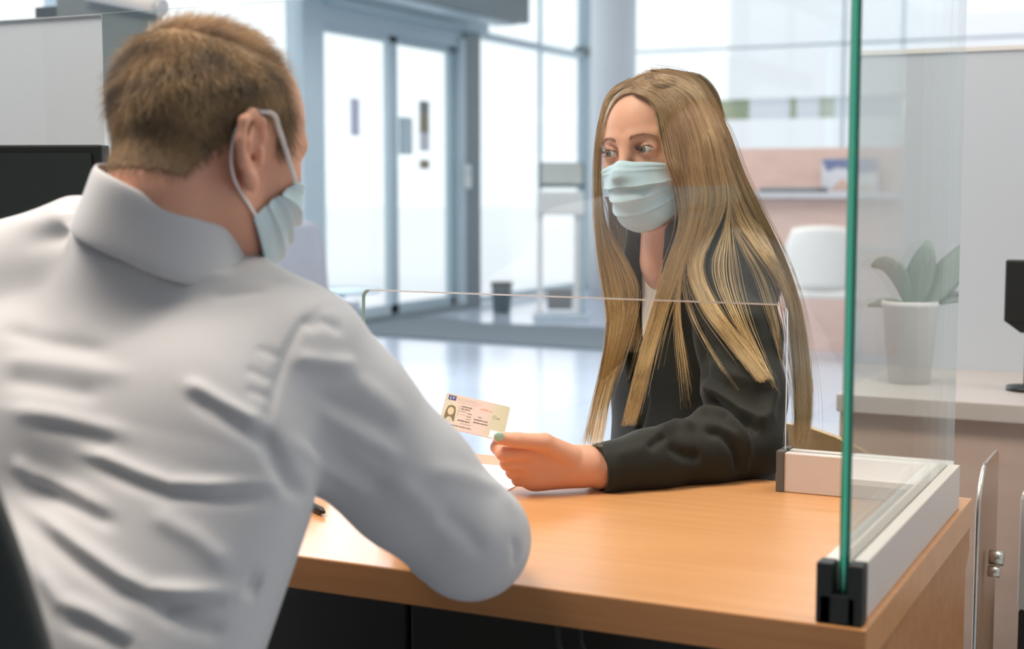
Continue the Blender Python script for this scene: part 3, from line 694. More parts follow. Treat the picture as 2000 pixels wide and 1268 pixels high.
def head(Fd, O, R, male=True, s=1.0):
    """skull, face and ears in the local frame R at the mid-ear point O"""
    P = lambda f, l, u: O+s*(R[0]*f+R[1]*l+R[2]*u)
    E = lambda c, r, k=.02, mode='add': Fd.ell(P(*c), np.array(r)*s, R, k*s, mode)
    Cn = lambda a, b, ra, rb, k=.015, mode='add': Fd.cone(P(*a), P(*b), ra*s, rb*s, k*s, mode)
    E((-.004, 0, .046), (.0965, .0765, .084), .01); E((-.03, 0, .04), (.068, .0745, .072), .02)
    E((.034, 0, -.012), (.054, .057 if not male else .060, .078), .03)
    E((.064, 0, -.078), (.020, .022, .018), .03)
    for q in (-1, 1):
        Cn((-.002, .050*q, -.040), (.060, .014*q, -.080), .014 if not male else .017, .015, .03)
        E((.055, .040*q, -.008), (.020, .021, .022), .025)
        Cn((.0865, .012*q, .036), (.070, .044*q, .037), .0085 if male else .006, .007, .014)
        E((.0915, .0315*q, .0165), (.0115, .019, .0125), .010, 'cut')
    Cn((.0865, 0, .030), (.106, 0, -.010), .0062, .0085, .012); E((.102, 0, -.016), (.012, .011, .009), .008)
    for q in (-1, 1): E((.094, .0125*q, -.018), (.010, .007, .007), .006)
    E((.088, 0, -.047), (.010, .022, .009), .012); E((.086, 0, -.056), (.010, .019, .007), .008)
    ct_, st_ = math.cos(.30), math.sin(.30); E0, C0 = E, Cn
    def tl(p): f, u = p[0]+.012, p[2]; return (-.012+f*ct_-u*st_, p[1], f*st_+u*ct_)         # the ear leans back
    Re = np.stack([R[0]*ct_+R[2]*st_, R[1], R[2]*ct_-R[0]*st_])
    E = lambda c, r, k=.02, mode='add': Fd.ell(P(*tl(c)), np.array(r)*s, Re, k*s, mode)
    Cn = lambda a, b, ra, rb, k=.015, mode='add': C0(tl(a), tl(b), ra, rb, k, mode)
    for q in (-1, 1):                                                # ears
        y = .0755*q; bx = -.012
        E((bx+.002, y, .004), (.017, .006, .030), .006)
        rim = [(bx+.014, .080*q, .012), (bx+.010, .083*q, .027), (bx-.004, .087*q, .034), (bx-.017, .091*q, .026), (bx-.021, .091*q, .008), (bx-.016, .088*q, -.010), (bx-.006, .083*q, -.024)]
        for a, b in zip(rim[:-1], rim[1:]): Cn(a, b, .0048, .0048, .004)
        E((bx-.001, .0815*q, -.028), (.0085, .0055, .011), .006)
        ah = [(bx-.002, .083*q, .020), (bx-.009, .086*q, .008), (bx-.006, .083*q, -.010)]
        for a, b in zip(ah[:-1], ah[1:]): Cn(a, b, .0038, .004, .004)
        E((bx+.003, .086*q, -.002), (.0075, .008, .011), .004, 'cut')
        E((bx+.004, .083*q, -.006), (.004, .012, .004), .002, 'cut')
        Cn((bx+.012, .080*q, .0), (bx+.011, .080*q, -.010), .004, .004, .004)
def ribbon_mask(name, O, R, s, tree, parent, m, corners, tent, span=1.22, top=.012, bot=-.096, lift=.004):
    """pleated face mask draped over the face: rays from outside to the head's axis"""
    P = lambda f, l, u: O+s*(R[0]*f+R[1]*l+R[2]*u)
    NS, NT = 72, 60; rad = np.zeros((NT, NS)); ctr = []; dirs = []
    for i in range(NT):
        t = i/(NT-1)
        for j in range(NS):
            q = -1+2*j/(NS-1); t = i/(NT-1); a = q*(span-.27+.45*t)
            ez = (top-.012*abs(q)**2+.004*math.exp(-(q/.16)**2))*(1-t) + (bot+.045*abs(q)**1.8)*t
            c0 = np.array([.012, 0, ez]); dv = np.array([math.cos(a), math.sin(a)*.92, 0]); dv /= np.linalg.norm(dv)
            wo = Vector(P(*(c0+dv*.2))); wd = Vector(-(R[0]*dv[0]+R[1]*dv[1])); h = tree.ray_cast(wo, wd, .2*s)
            rad[i, j] = (.2-h[3]/s) if h[0] is not None else .0
            ctr.append(c0); dirs.append(dv)
    # cloth spans hollows: widen to the local maxima, then relax
    base = rad.copy()
    for _ in range(160):
        av = rad.copy(); av[1:-1] = (rad[:-2]+rad[2:])*.5; av[:, 1:-1] = av[:, 1:-1]*.5+(rad[:, :-2]+rad[:, 2:])[:, :]*.25
        rad = np.maximum(base, av)
    for i in range(NT):
        t = i/(NT-1)
        for j in range(NS):
            q = -1+2*j/(NS-1); bulge = tent*math.exp(-(q/.55)**2)*math.sin(math.pi*min(1, max(0, t)))**.8
            pl = 0.
            for k_, tc in enumerate((.36, .56, .76)):
                am = .0075 if k_ == 0 else .0046
                tcc = tc+.10*abs(q)**1.5*(-1 if k_ > 0 else .3); dd = (t-tcc)/.2
                if -1 < dd < 0: pl += am*(1+dd)**1.5
                elif 0 <= dd < .06: pl += am*(1-dd/.06)
            st = .0010*(math.exp(-((t-.05)/.018)**2)+math.exp(-((t-.125)/.012)**2))
            rad[i, j] += lift+bulge+pl*(1-.5*abs(q)**4)+st
    ctr = np.array(ctr).reshape(NT, NS, 3); dirs = np.array(dirs).reshape(NT, NS, 3)
    loc = ctr+dirs*rad[:, :, None]; Wd = O+s*(loc@R)
    inner = O+s*((ctr+dirs*(rad-.0016)[:, :, None])@R)
    V = np.concatenate([Wd.reshape(-1, 3), inner.reshape(-1, 3)]); Fs = []; n0 = NT*NS
    for i in range(NT-1):
        for j in range(NS-1):
            a, b, c, d = i*NS+j, i*NS+j+1, (i+1)*NS+j+1, (i+1)*NS+j
            Fs.append((d, c, b, a)); Fs.append((a+n0, b+n0, c+n0, d+n0))
    bd = [j for j in range(NS)]+[i*NS+NS-1 for i in range(1, NT)]+[(NT-1)*NS+j for j in range(NS-2, -1, -1)]+[i*NS for i in range(NT-2, 0, -1)]
    for a, b in zip(bd, bd[1:]+bd[:1]): Fs.append((a, b, b+n0, a+n0))
    o = np_mesh(name, V, np.array(Fs), m, parent)
    return o, {'tl': Wd[3, -1], 'bl': Wd[-4, -1], 'tr': Wd[3, 0], 'br': Wd[-4, 0]}
skin_m = mat('skin_fair', srgb(222, 172, 146), .5, var=.05, scale=45, bump=.08, bscale=420, sss=.2, spec=.35, col2=srgb(228, 166, 140))
M['mask'] = mat('mask_nonwoven', srgb(196, 220, 229), .75, var=.03, scale=240, bump=.15, bscale=900, sheen=.1)
M['loop'] = mat('mask_elastic', srgb(236, 232, 230), .8, var=.03)
def strands(name, pts, rad, m, parent, tint=None):
    """pts: (n strands, k points, 3); real hair fibres as a curves object"""
    n, k, _ = pts.shape; hc = bpy.data.hair_curves.new(name); hc.add_curves([k]*n)
    W = wmat(parent).inverted() if parent is not None else Matrix.Identity(4); Wn = np.array(W)
    pl = pts.reshape(-1, 3)@Wn[:3, :3].T+Wn[:3, 3]
    hc.position_data.foreach_set('vector', pl.astype(np.float32).ravel())
    ra = hc.attributes.get('radius') or hc.attributes.new('radius', 'FLOAT', 'POINT')
    r = np.broadcast_to(np.asarray(rad, np.float32).reshape(1, -1) if np.ndim(rad) else np.float32(rad), (n, k)); ra.data.foreach_set('value', np.ascontiguousarray(r, np.float32).ravel())
    ti = hc.attributes.new('tint', 'FLOAT', 'CURVE'); ti.data.foreach_set('value', np.asarray(tint if tint is not None else np.full(n, .5), np.float32))
    o = bpy.data.objects.new(name, hc); COL.objects.link(o); hc.materials.append(m)
    if parent is not None: o.parent = parent; o.matrix_parent_inverse = Matrix.Identity(4)
    return o
def hair_mat(name, root, tip, rnd=.25, rough=.35, tone=None):
    m = bpy.data.materials.new(name); m.use_nodes = True; nt = m.node_tree; N = nt.nodes; L = nt.links; b = N['Principled BSDF']
    b.inputs['Roughness'].default_value = rough; b.inputs['Specular IOR Level'].default_value = .6
    hi = N.new('ShaderNodeHairInfo'); mx = N.new('ShaderNodeMix'); mx.data_type = 'RGBA'; mx.inputs[6].default_value = root; mx.inputs[7].default_value = tip
    L.new(hi.outputs['Intercept'], mx.inputs[0])
    hs = N.new('ShaderNodeHueSaturation'); mr = N.new('ShaderNodeMapRange'); mr.inputs[3].default_value = 1-rnd; mr.inputs[4].default_value = 1+rnd
    L.new(hi.outputs['Random'], mr.inputs[0]); L.new(mr.outputs[0], hs.inputs['Value']); 
    col_ = mx.outputs[2]
    if tone is not None:                                             # natural darker streaks; the tint also carries shade behind the neck
        at = N.new('ShaderNodeAttribute'); at.attribute_name = 'tint'; m2 = N.new('ShaderNodeMix'); m2.data_type = 'RGBA'; m2.inputs[7].default_value = tone
        L.new(at.outputs['Fac'], m2.inputs[0]); L.new(col_, m2.inputs[6]); col_ = m2.outputs[2]
    L.new(col_, hs.inputs['Color']); L.new(hs.outputs[0], b.inputs['Base Color'])
    return m

# ------------------------------------------------------------------ the man
man = thing('person', 'seated man in a pale blue shirt and face mask seen from behind', 'person', (-.98, .9, 0))
mS = .99
mR_ = frame(RIGHT*math.cos(math.radians(49))+FWD_H*math.sin(math.radians(49)), math.radians(19), math.radians(2))
mO = D(404, 311, 1.40)
NB = np.array([-.930, 1.125, 1.078])                                 # neck base
SR = D(566, 716, 1.37); SL = np.array([-1.14, 1.15, 1.02]); EL = D(922, 1060, 1.42)
WR = np.array([-.81, 1.43, .772]); ELL = np.array([-1.32, 1.25, .80]); WL = np.array([-1.12, 1.46, .772])
CH = np.array([-.945, 1.06, .90]); WA = np.array([-.94, .97, .70]); PE = np.array([-.95, .90, .53])
HIPR, HIPL = PE+np.array([.09, .02, -.02]), PE+np.array([-.09, .02, -.02])
KR, KL = np.array([-.87, 1.27, .50]), np.array([-1.10, 1.27, .50]); AR, AL = np.array([-.87, 1.20, .09]), np.array([-1.10, 1.22, .09])
def hand_simple(Fd, W, dr, side, k=.006):
    """relaxed hand on a surface: palm, four bent fingers and a thumb from the palm's side"""
    dr = np.array(dr)/np.linalg.norm(dr); sd = np.cross(UPZ, dr)*side
    pc = W+dr*.05
    Fd.cone(W, pc+dr*.03, .024, .030, .015, sq=(UPZ, 1.9)); Fd.cone(pc-sd*.018, pc+dr*.035-sd*.022, .017, .015, .01); Fd.cone(pc+sd*.018, pc+dr*.035+sd*.022, .017, .014, .01)
    for q, ln in zip((-.030, -.010, .010, .029), (.066, .076, .071, .056)):
        a = pc+dr*.040+sd*q; b = a+dr*ln*.5+UPZ*.010; c = b+dr*ln*.32-UPZ*.010; e = c+dr*ln*.2-UPZ*.010
        Fd.chain([a, b, c, e], [.0095, .0088, .008, .0072], .004)
    a = W+dr*.03-sd*.024; b = a+dr*.03-sd*.024; c = b+dr*.03-sd*.008; Fd.chain([a, b, c], [.013, .0105, .009], .006)
def torso(Fd, e, NB, SRp, SLp, CH, WA, PE, fwd, sw=.17, dp=1.55, k=.04, lat=None):
    n = (np.array([fwd[0], fwd[1], 0.]), dp)
    Fd.cone(NB-UPZ*.03, CH, .075+e, .125+e, k, sq=n); Fd.cone(SRp, SLp, .062+e, .062+e, k)
    Fd.cone(NB+(SRp-NB)*.25-UPZ*.012, SRp, .05+e, .055+e, k); Fd.cone(NB+(SLp-NB)*.25-UPZ*.012, SLp, .05+e, .055+e, k)
    lx = np.array([sw, 0, 0]) if lat is None else lat
    Fd.cone(CH+lx*.52, WA+lx*.42, .105+e, .10+e, k, sq=n); Fd.cone(CH-lx*.52, WA-lx*.42, .105+e, .10+e, k, sq=n)
    Fd.cone(WA, PE, .135+e, .118+e, k, sq=n)
FWm = (.0, 1.)
Fd = Field(axis([(-1.40, .006), (-1.02, .0022), (-.76, .006), -.55]), axis([(.74, .008), (1.03, .0022), (1.30, .006), 1.66]), axis([(.0, .01), (.69, .005), (1.06, .0022), 1.35]))
torso(Fd, -.012, NB, SR, SL, CH, WA, PE, FWm)
nk = mO+mR_[0]*-.030+mR_[2]*-.045
Fd.cone(NB-UPZ*.03, nk, .060, .056, .02); Fd.cone(nk, mO+mR_[0]*-.03+mR_[2]*.02, .056, .054, .02)
head(Fd, mO, mR_, True, mS)
for S_, E_, W_, sd in ((SR, EL, WR, -1), (SL, ELL, WL, 1)):
    Fd.chain([S_, S_+(E_-S_)*.5, E_, E_+(W_-E_)*.35, W_], [.048, .043, .036, .038, .026], .02)
hand_simple(Fd, WR, (-.75, 1, 0), 1); hand_simple(Fd, WL, (.35, 1, 0), -1)
for h_, k_, a_ in ((HIPR, KR, AR), (HIPL, KL, AL)):
    Fd.chain([h_, k_, a_], [.085, .058, .04], .03); Fd.cone(a_-UPZ*.045, a_+np.array([0, .17, -.055]), .038, .03, .02)
V, Fc = Fd.mesh(1); man_tree = bvh(V, Fc); man_V, man_F = V, Fc
np_mesh('body', V, Fc, skin_m, man)
del Fd
# trousers
Fd = Field(axis([(-1.25, .008), -.72]), axis([(.70, .008), 1.40]), axis([(.08, .008), .72]))
Fd.cone(WA-UPZ*.04, PE, .128, .128, .04, sq=(np.array([0, 1., 0]), 1.4))
for h_, k_, a_ in ((HIPR, KR, AR), (HIPL, KL, AL)): Fd.chain([h_, k_, a_], [.098, .072, .06], .03)
V, Fc = Fd.mesh(2); np_mesh('trousers', V, Fc, mat('trouser_cloth', srgb(40, 44, 54), .9, var=.1), man); del Fd

# shirt
shirt_m = mat('shirt_cotton', srgb(204, 205, 208), .85, var=.02, scale=30, bump=.06, bscale=1500, sheen=.15)
Fd = Field(axis([(-1.42, .005), (-1.20, .0028), -.52]), axis([(.72, .0028), (1.32, .006), 1.62]), axis([(.50, .0028), 1.17]))
torso(Fd, .012, NB, SR, SL, CH, WA, PE, FWm, lat=np.array([.205, 0, 0]))
Fd.cone(CH+np.array([.125, -.01, -.03]), WA+np.array([.098, .0, .03]), .100, .105, .04, sq=(np.array([0, 1., 0]), 1.45))
Fd.chain([SR+np.array([-.03, 0, -.02]), SR+(EL-SR)*.3, SR+(EL-SR)*.65, EL+np.array([0, -.004, .004]), EL+(WR-EL)*.3, WR+(EL-WR)*.12], [.070, .066, .060, .052, .052, .040], .03)
Fd.chain([SL+np.array([.03, 0, -.02]), SL+(ELL-SL)*.5, ELL, WL+(ELL-WL)*.12], [.078, .068, .055, .042], .03)
nax = nk-(NB-UPZ*.03); cc0 = NB-UPZ*.02+nax*.44; nun = nax*.6+UPZ*.04; nun = nun/np.linalg.norm(nun)-mR_[0]*-.0
Fd.cone(NB-UPZ*.05, cc0, .088, .080, .03)
Fd.cone(NB+(SL-NB)*.22+UPZ*.030, SL+UPZ*.014, .055, .062, .03)
def above(X, Y, Z): return np.maximum(-((X-cc0[0])*nun[0]+(Y-cc0[1])*nun[1]+(Z-cc0[2])*nun[2]+.004), np.sqrt((X-cc0[0])**2+(Y-cc0[1])**2+0*Z)-.13)
Fd.op(above, cc0-.13, cc0+.13, .004, 'cut')
Fd.cone(NB-UPZ*.03, nk+UPZ*.06, .069, .067, .006, 'cut')
V, Fc = Fd.mesh(3); del Fd
tr = bvh(V, Fc)
folds = [([(46, 472), (120, 457), (197, 460), (320, 471), (400, 500), (458, 535)], -.009, .016), ([(30, 440), (120, 425), (230, 428), (330, 440), (420, 470), (480, 520)], .004, .014),
 ([(142, 416), (220, 389), (293, 370)], -.005, .011), ([(412, 581), (526, 567)], -.004, .009), ([(650, 594), (590, 631), (563, 681), (540, 741), (526, 805), (531, 846)], -.0035, .006),
 ([(509, 833), (528, 870), (546, 911), (565, 944), (600, 975)], -.009, .011), ([(357, 745), (435, 791), (517, 837)], .007, .010), ([(366, 768), (457, 823), (521, 864)], -.007, .010),
 ([(480, 720), (530, 745)], -.003, .006), ([(480, 760), (530, 780)], -.003, .006), ([(500, 680), (550, 700)], -.003, .006), ([(590, 640), (631, 626), (672, 649)], -.004, .009),
 ([(572, 700), (640, 712), (700, 713)], .006, .011), ([(581, 727), (700, 730)], -.005, .011), ([(604, 764), (700, 805), (780, 850)], -.005, .011), ([(617, 800), (700, 851), (790, 900)], .005, .011),
 ([(560, 860), (650, 920), (720, 970)], .005, .012), ([(590, 850), (680, 910), (760, 960)], -.005, .012), ([(640, 700), (720, 760), (800, 830)], .004, .014),
 ([(148, 881), (207, 896), (280, 929), (332, 948), (406, 951), (546, 948)], .007, .009), ([(170, 900), (258, 940), (332, 964), (443, 970), (540, 966)], -.006, .010),
 ([(20, 900), (66, 925), (148, 962), (221, 1006)], .006, .010), ([(66, 950), (148, 988), (230, 1030)], -.006, .010), ([(290, 1000), (380, 1050), (450, 1110)], .004, .012),
 ([(30, 970), (111, 1036), (177, 1084), (236, 1128), (288, 1157), (369, 1161), (461, 1158)], .009, .011), ([(55, 1014), (148, 1094), (236, 1152), (332, 1184), (443, 1180)], -.008, .011),
 ([(60, 1090), (122, 1176), (184, 1202), (258, 1254)], .007, .011), ([(130, 1210), (200, 1240), (260, 1275)], -.006, .010), ([(480, 1140), (510, 1150)], -.012, .012), ([(302, 1185), (369, 1218), (443, 1240)], -.005, .010),
 ([(0, 640), (100, 670), (220, 690)], -.004, .012), ([(0, 700), (120, 715), (260, 735)], .004, .013), ([(0, 740), (100, 755), (200, 775)], -.004, .012), ([(60, 830), (150, 845), (230, 870)], -.004, .010), ([(20, 800), (120, 815), (260, 850)], .004, .011),
 ([(832, 918), (900, 930), (972, 954), (1008, 1010)], .004, .014), ([(1000, 1050), (1010, 1080), (1004, 1106)], -.005, .007), ([(850, 1000), (910, 1040), (950, 1090)], -.004, .012), ([(760, 930), (840, 1000), (900, 1080)], .004, .014),
 ([(240, 372), (320, 392), (390, 436), (450, 492)], -.004, .006)]
V = crease(V, Fc, [(a_, h_*(.8 if len(a_) > 2 else .5), w_*.74) for a_, h_, w_ in folds], tr); V = lap(V, Fc, .4)
shirt = np_mesh('shirt', V, Fc, shirt_m, man)
def collar(c0, ax, back, prof, m, name, parent, n=64, gap=0.):
    """turned-down collar: prof = (radius, height at the nape, height at the throat) around the neck axis"""
    ax = np.array(ax)/np.linalg.norm(ax); b = np.array(back)-ax*(np.array(back)@ax); b /= np.linalg.norm(b); sd = np.cross(ax, b); k = MB(); rg = []
    for i in range(n):
        a = -math.pi+2*math.pi*i/n; w_ = .5+.5*math.cos(a)
        rg.append([k.bm.verts.new(Vector(c0+(b*math.cos(a)+sd*math.sin(a)*1.04)*(r+.0012*math.sin(a*5+r*90))+ax*(h1*w_+h0*(1-w_)+.0015*math.sin(a*4)))) for r, h1, h0 in prof])
    for i in range(n):
        p, q = rg[i], rg[(i+1) % n]
        for j_ in range(len(prof)):
            j2 = (j_+1) % len(prof); k.bm.faces.new((p[j_], q[j_], q[j2], p[j2]))
    o = k.build(name, m, parent, True); md = o.modifiers.new('round', 'SUBSURF'); md.levels = 1; md.render_levels = 2; return o
nax = nk-(NB-UPZ*.03)
collar(NB-UPZ*.02+nax*.44+np.array([.004, 0, 0]), nax*.6+UPZ*.04, -mR_[0], [(.072, -.030, -.030), (.069, .02, -.02), (.0655, .062, .006), (.0675, .066, .009), (.0725, .062, .006), (.079, .034, -.016), (.090, .004, -.043), (.087, -.002, -.047), (.079, .010, -.034)], shirt_m, 'collar', shirt)

# mask, ear loops, hair of the man
def loop(name, a, b, ear, s, O, R, side, parent, tree, r=.0017):
    """elastic from mask corner a over the ear to corner b; ear: local points behind the ear"""
    P = lambda f, l, u: O+s*(R[0]*f+R[1]*l*side+R[2]*u)
    ctl = [a]+[P(*q) for q in ear]+[b]; out = []
    ctl = [np.asarray(c, float) for c in ctl]; ext = [2*ctl[0]-ctl[1]]+ctl+[2*ctl[-1]-ctl[-2]]
    for i in range(1, len(ext)-2):
        for t in np.linspace(0, 1, 7)[:-1]:
            p0, p1, p2, p3 = ext[i-1:i+3]; out.append(.5*(2*p1+(p2-p0)*t+(2*p0-5*p1+4*p2-p3)*t*t+(3*p1-p0-3*p2+p3)*t**3))
    out.append(ctl[-1]); fx = []
    for p in out:                                                    # keep the band on top of the skin
        h = tree.find_nearest(Vector(p))
        d = Vector(p)-h[0]
        if d.dot(h[1]) < r*1.1: p = np.array(h[0]+h[1]*r*1.1)
        fx.append(p)
    return MB().tube(fx, [(r*1.5, r*.7)]*len(fx), 8).build(name, M['loop'], parent)
mk, cn = ribbon_mask('face_mask', mO, mR_, mS, man_tree, man, M['mask'], None, .010, span=1.30, top=.006, bot=-.10)
ear_pts = [(.018, .079, .028), (-.004, .086, .040), (-.030, .082, .024), (-.034, .080, -.002), (-.022, .078, -.030)]
for q, a, b in ((1, 'tl', 'bl'), (-1, 'tr', 'br')): loop('ear_loop', cn[a], cn[b], ear_pts, mS, mO, mR_, q, mk, man_tree)

def surf_points(V, Fc, sel, n):
    q = Fc[sel]; a, b, c, d = V[q[:, 0]], V[q[:, 1]], V[q[:, 2]], V[q[:, 3]]; ar = np.linalg.norm(np.cross(c-a, d-b), axis=1); ar /= ar.sum()
    i = RNG.choice(len(q), n, p=ar); u, v = RNG.random((2, n, 1)); p = (a[i]*(1-u)+b[i]*u)*(1-v)+(d[i]*(1-u)+c[i]*u)*v
    return p, i
def loc_of(P, O, R, s): return ((P-O)@R.T)/s
def man_density(q):
    f, l, u = q.T
    nape = np.clip((u+.048+.25*np.clip(f+.05, 0, 1))/.016, 0, 1)                  # hairline at the back
    side = np.clip((u-.012-np.clip((f+.035)*-3, -.03, .02))/.012, 0, 1)           # above the ear
    low = np.clip((u-np.interp(f, [-.1, -.06, -.022, .0, .014, .024, .05], [-.052, -.050, .006, .036, .032, .006, .012]))/.014, 0, 1)
    front = 1-np.clip((f-.012-.42*np.clip(.085-u, -.1, .05))/.022, 0, 1)
    top = 1-.62*np.clip((u-.092)/.03, 0, 1)
    return low*front*top
fcen = man_V[man_F].mean(1); lc = loc_of(fcen, mO, mR_, mS); ok = (np.linalg.norm(lc, axis=1) < .17) & (np.abs(lc[:, 1]) < .0805) & (lc[:, 2] > -.07)
den = man_density(lc)*ok; NV = vnormals(man_V, man_F)
jag = RNG.random(len(den))
sel = den > .66+.3*jag
q = man_F[sel]; us, inv = np.unique(q, return_inverse=True); cv = man_V[us]+NV[us]*.0016
cap_m = mat('short_hair_base', srgb(124, 100, 76), .8, var=.25, scale=40, col2=srgb(176, 144, 106), bump=.5, bscale=300)
cap = np_mesh('hair', cv, inv.reshape(-1, 4), cap_m, man)
sel2 = den > .03; p, i = surf_points(man_V, man_F, sel2, 30000); dd = den[sel2][i]; nn = NV[man_F[sel2][i, 0]]
keep = RNG.random(len(p)) < dd*1.0; p, nn = p[keep], nn[keep]; ql = loc_of(p, mO, mR_, mS)
flow = mR_[0]*.35-mR_[2]*1.0+(mR_[1]*np.sign(ql[:, 1:2])*.15); flow = np.where((ql[:, 2] > .095)[:, None], mR_[0]*1.0-mR_[2]*.1, flow)
flow = flow-nn*(flow*nn).sum(1)[:, None]; flow /= np.linalg.norm(flow, axis=1)[:, None]
ln = (.007+.007*RNG.random(len(p)))*np.clip(.45+(ql[:, 2]+.03)*9, .35, 1.25); jt = RNG.normal(0, .28, p.shape)
pts = np.stack([p, p+(nn*.5+flow*.5+jt*.4)*ln[:, None]*.5, p+(nn*.5+flow*.95+jt)*ln[:, None]], 1)
strands('hair_strands', pts, np.array([.00013, .00012, .00005]), hair_mat('short_hair', srgb(176, 146, 108), srgb(206, 174, 128), .35, tone=srgb(74, 62, 54)), cap, tint=np.clip(.45+.55*np.sin(ql[:, 0]*95+2*np.sin(ql[:, 2]*70))*np.sin(ql[:, 2]*110+ql[:, 1]*60)+RNG.normal(0, .15, len(ql))-np.clip((ql[:, 2]-.07)*9, 0, .4)-np.clip((ql[:, 0]-.0)*5, 0, .3)+np.clip((.03-ql[:, 2])*2, -.1, .1), 0, 1))
# ================================================================== the woman
woman = thing('person', 'woman with long blond hair in a black blazer holding out the card', 'person', (-.74, 2.2, 0))
wS = .985
PSI = math.radians(39)
wR_ = frame(-RIGHT*math.sin(PSI)-FWD_H*math.cos(PSI), math.radians(5), math.radians(-5))
wO = D(1291, 311, 2.20)
TF = np.array([-.50, -.866, 0]); TL = np.array([.866, -.50, 0])      # torso facing, torso left
wNB = D(1316, 470, 2.24)
wCH = D(1350, 690, 2.31); wWA = D(1352, 900, 2.33); wPE = np.array([wWA[0]+.02, wWA[1]+.03, .56])
wSL = D(1432, 546, 2.18); wSR = D(1278, 575, 2.42)
wEL = D(1462, 872, 2.035); wWL = D(1175, 918, 1.93)
wER = D(1262, 860, 2.42); wWR = np.array([wER[0]-.0, wER[1]-.12, .60])
# hand: local frame; a = along the hand (to the card), n = back of the hand (to the camera), h = up
hA = (D(1010, 893, 1.885)-wWL); hA /= np.linalg.norm(hA); hN = -FWD+hA*(FWD@hA); hN /= np.linalg.norm(hN); hH = np.cross(hN, hA); hH = hH if hH[2] > 0 else -hH
def hp(px, py, dd=0.):
    """hand joints from measured pixels at the hand's own depth, dd = away from the camera"""
    t = (px-1010)/(1175-1010); return D(px, py, 1.885+(1.93-1.885)*t+dd)
Fd = Field(axis([(-1.05, .006), (-.93, .0016), (-.62, .006), -.40]), axis([(1.60, .003), (1.64, .0016), (1.82, .0030), (1.92, .0016), (2.20, .008), 2.60]), axis([(.0, .012), (.72, .0016), (.83, .006), (1.00, .003), (1.07, .0014), (1.32, .0014), 1.33]))
torso(Fd, -.030, wNB, wSR, wSL, wCH, wWA, wPE, TF[:2], dp=1.45, lat=TL*.12)
wnk = wO+wR_[0]*-.026+wR_[2]*-.05
Fd.cone(wNB-UPZ*.03, wnk, .052, .047, .02); Fd.cone(wnk, wO+wR_[0]*-.02+wR_[2]*.01, .047, .045, .02)
head(Fd, wO, wR_, False, wS)
PW = lambda f, l, u: wO+wS*(wR_[0]*f+wR_[1]*l+wR_[2]*u)
EYE_R = .0137*wS; eyes = [PW(.0752, .0315*q, .017) for q in (1, -1)]
for ec, q in zip(eyes, (1, -1)):                                     # lids: a skin shell over the ball, then the almond opening
    Fd.ell(ec, np.array([1, 1.12, 1])*(EYE_R+.0016), wR_, .006)
    for sgn, k_ in ((1, .0115), (-1, .0115)):
        pass
    c_ = ec+wR_[0]*.010
    def lens(X, Y, Z, c_=c_, q=q):
        l = (X-c_[0])*wR_[1][0]+(Y-c_[1])*wR_[1][1]+(Z-c_[2])*wR_[1][2]; u = (X-c_[0])*wR_[2][0]+(Y-c_[1])*wR_[2][1]+(Z-c_[2])*wR_[2][2]; f = (X-c_[0])*wR_[0][0]+(Y-c_[1])*wR_[0][1]+(Z-c_[2])*wR_[0][2]
        u = u-.0010*q*l/.013
        return np.maximum(np.maximum(np.hypot(l, u+.0142)-.0197, np.hypot(l, u-.0210)-.0248), np.abs(f)-.012)
    Fd.op(lens, c_-.02, c_+.02, .0008, 'cut')
    Fd.ell(ec, np.array([1, 1, 1])*(EYE_R-.0006), wR_, .0)
    cp_ = []
    for l in np.linspace(-.0150, .0155, 9):                          # fold of the upper lid
        u = -.0092+math.sqrt(.0205**2-l*l*1.1); cp_.append(ec+wR_[0]*math.sqrt(max(0, (EYE_R+.0022)**2-(l*.9)**2-u*u*.8))+wR_[1]*l+wR_[2]*u)
    Fd.chain(cp_, [.0007]+[.0012]*7+[.0007], .0012, 'cut')
# arms and hands
for S_, E_, W_ in ((wSL, wEL, wWL), (wSR, wER, wWR)): Fd.chain([S_, S_+(E_-S_)*.5, E_, E_+(W_-E_)*.4, W_], [.038, .036, .030, .031, .0235], .02)
Fd.cone(wWL, hp(1128, 908), .0225, .0235, .012, sq=(hN, 1.25))
kn = [hp(1052, 884, .004), hp(1040, 905, .010), hp(1036, 924, .016), hp(1036, 938, .022)]         # knuckles index..little
for k_, r_ in zip(kn, (.0135, .0135, .0130, .0115)): Fd.cone(hp(1140, 908, .004), k_, .0185, r_, .014)
Fd.cone(hp(1130, 925, .006), hp(1050, 938, .014), .0165, .013, .012)
fing = [[hp(1052, 884, .004), hp(984, 886, .004), hp(972, 874, .016), hp(976, 860, .019)],
        [hp(1040, 905, .010), hp(992, 905, .016), hp(990, 893, .038), hp(1004, 884, .046)],
        [hp(1036, 924, .016), hp(1002, 922, .024), hp(1002, 908, .046), hp(1018, 900, .052)],
        [hp(1036, 938, .022), hp(1012, 937, .030), hp(1014, 924, .050), hp(1028, 917, .054)]]
for fg, r0 in zip(fing, (.0100, .0100, .0094, .0084)): Fd.chain(fg, [r0*1.12, r0, r0*.9, r0*.78], .0035)
th = [hp(1112, 893, -.006), hp(1062, 864, -.014), hp(1010, 860, -.013), hp(977, 856, -.010)]
Fd.chain(th, [.0170, .0118, .0100, .0082], .004)
hand_simple(Fd, wWR, (-.3, -.7, -.6), 1)
for q in (-1, 1):
    hpj = wPE+TL*.085*q; kj = wPE+TL*.09*q+TF*.42-UPZ*.06; aj = kj-UPZ*.40-TF*.04
    kj[1] = max(kj[1], 1.98); aj[1] = max(aj[1], 1.99)
    Fd.chain([hpj, kj, aj], [.078, .052, .036], .03); Fd.cone(aj-UPZ*.03, aj+np.array([-.02, .10, -.045]), .032, .026, .02)
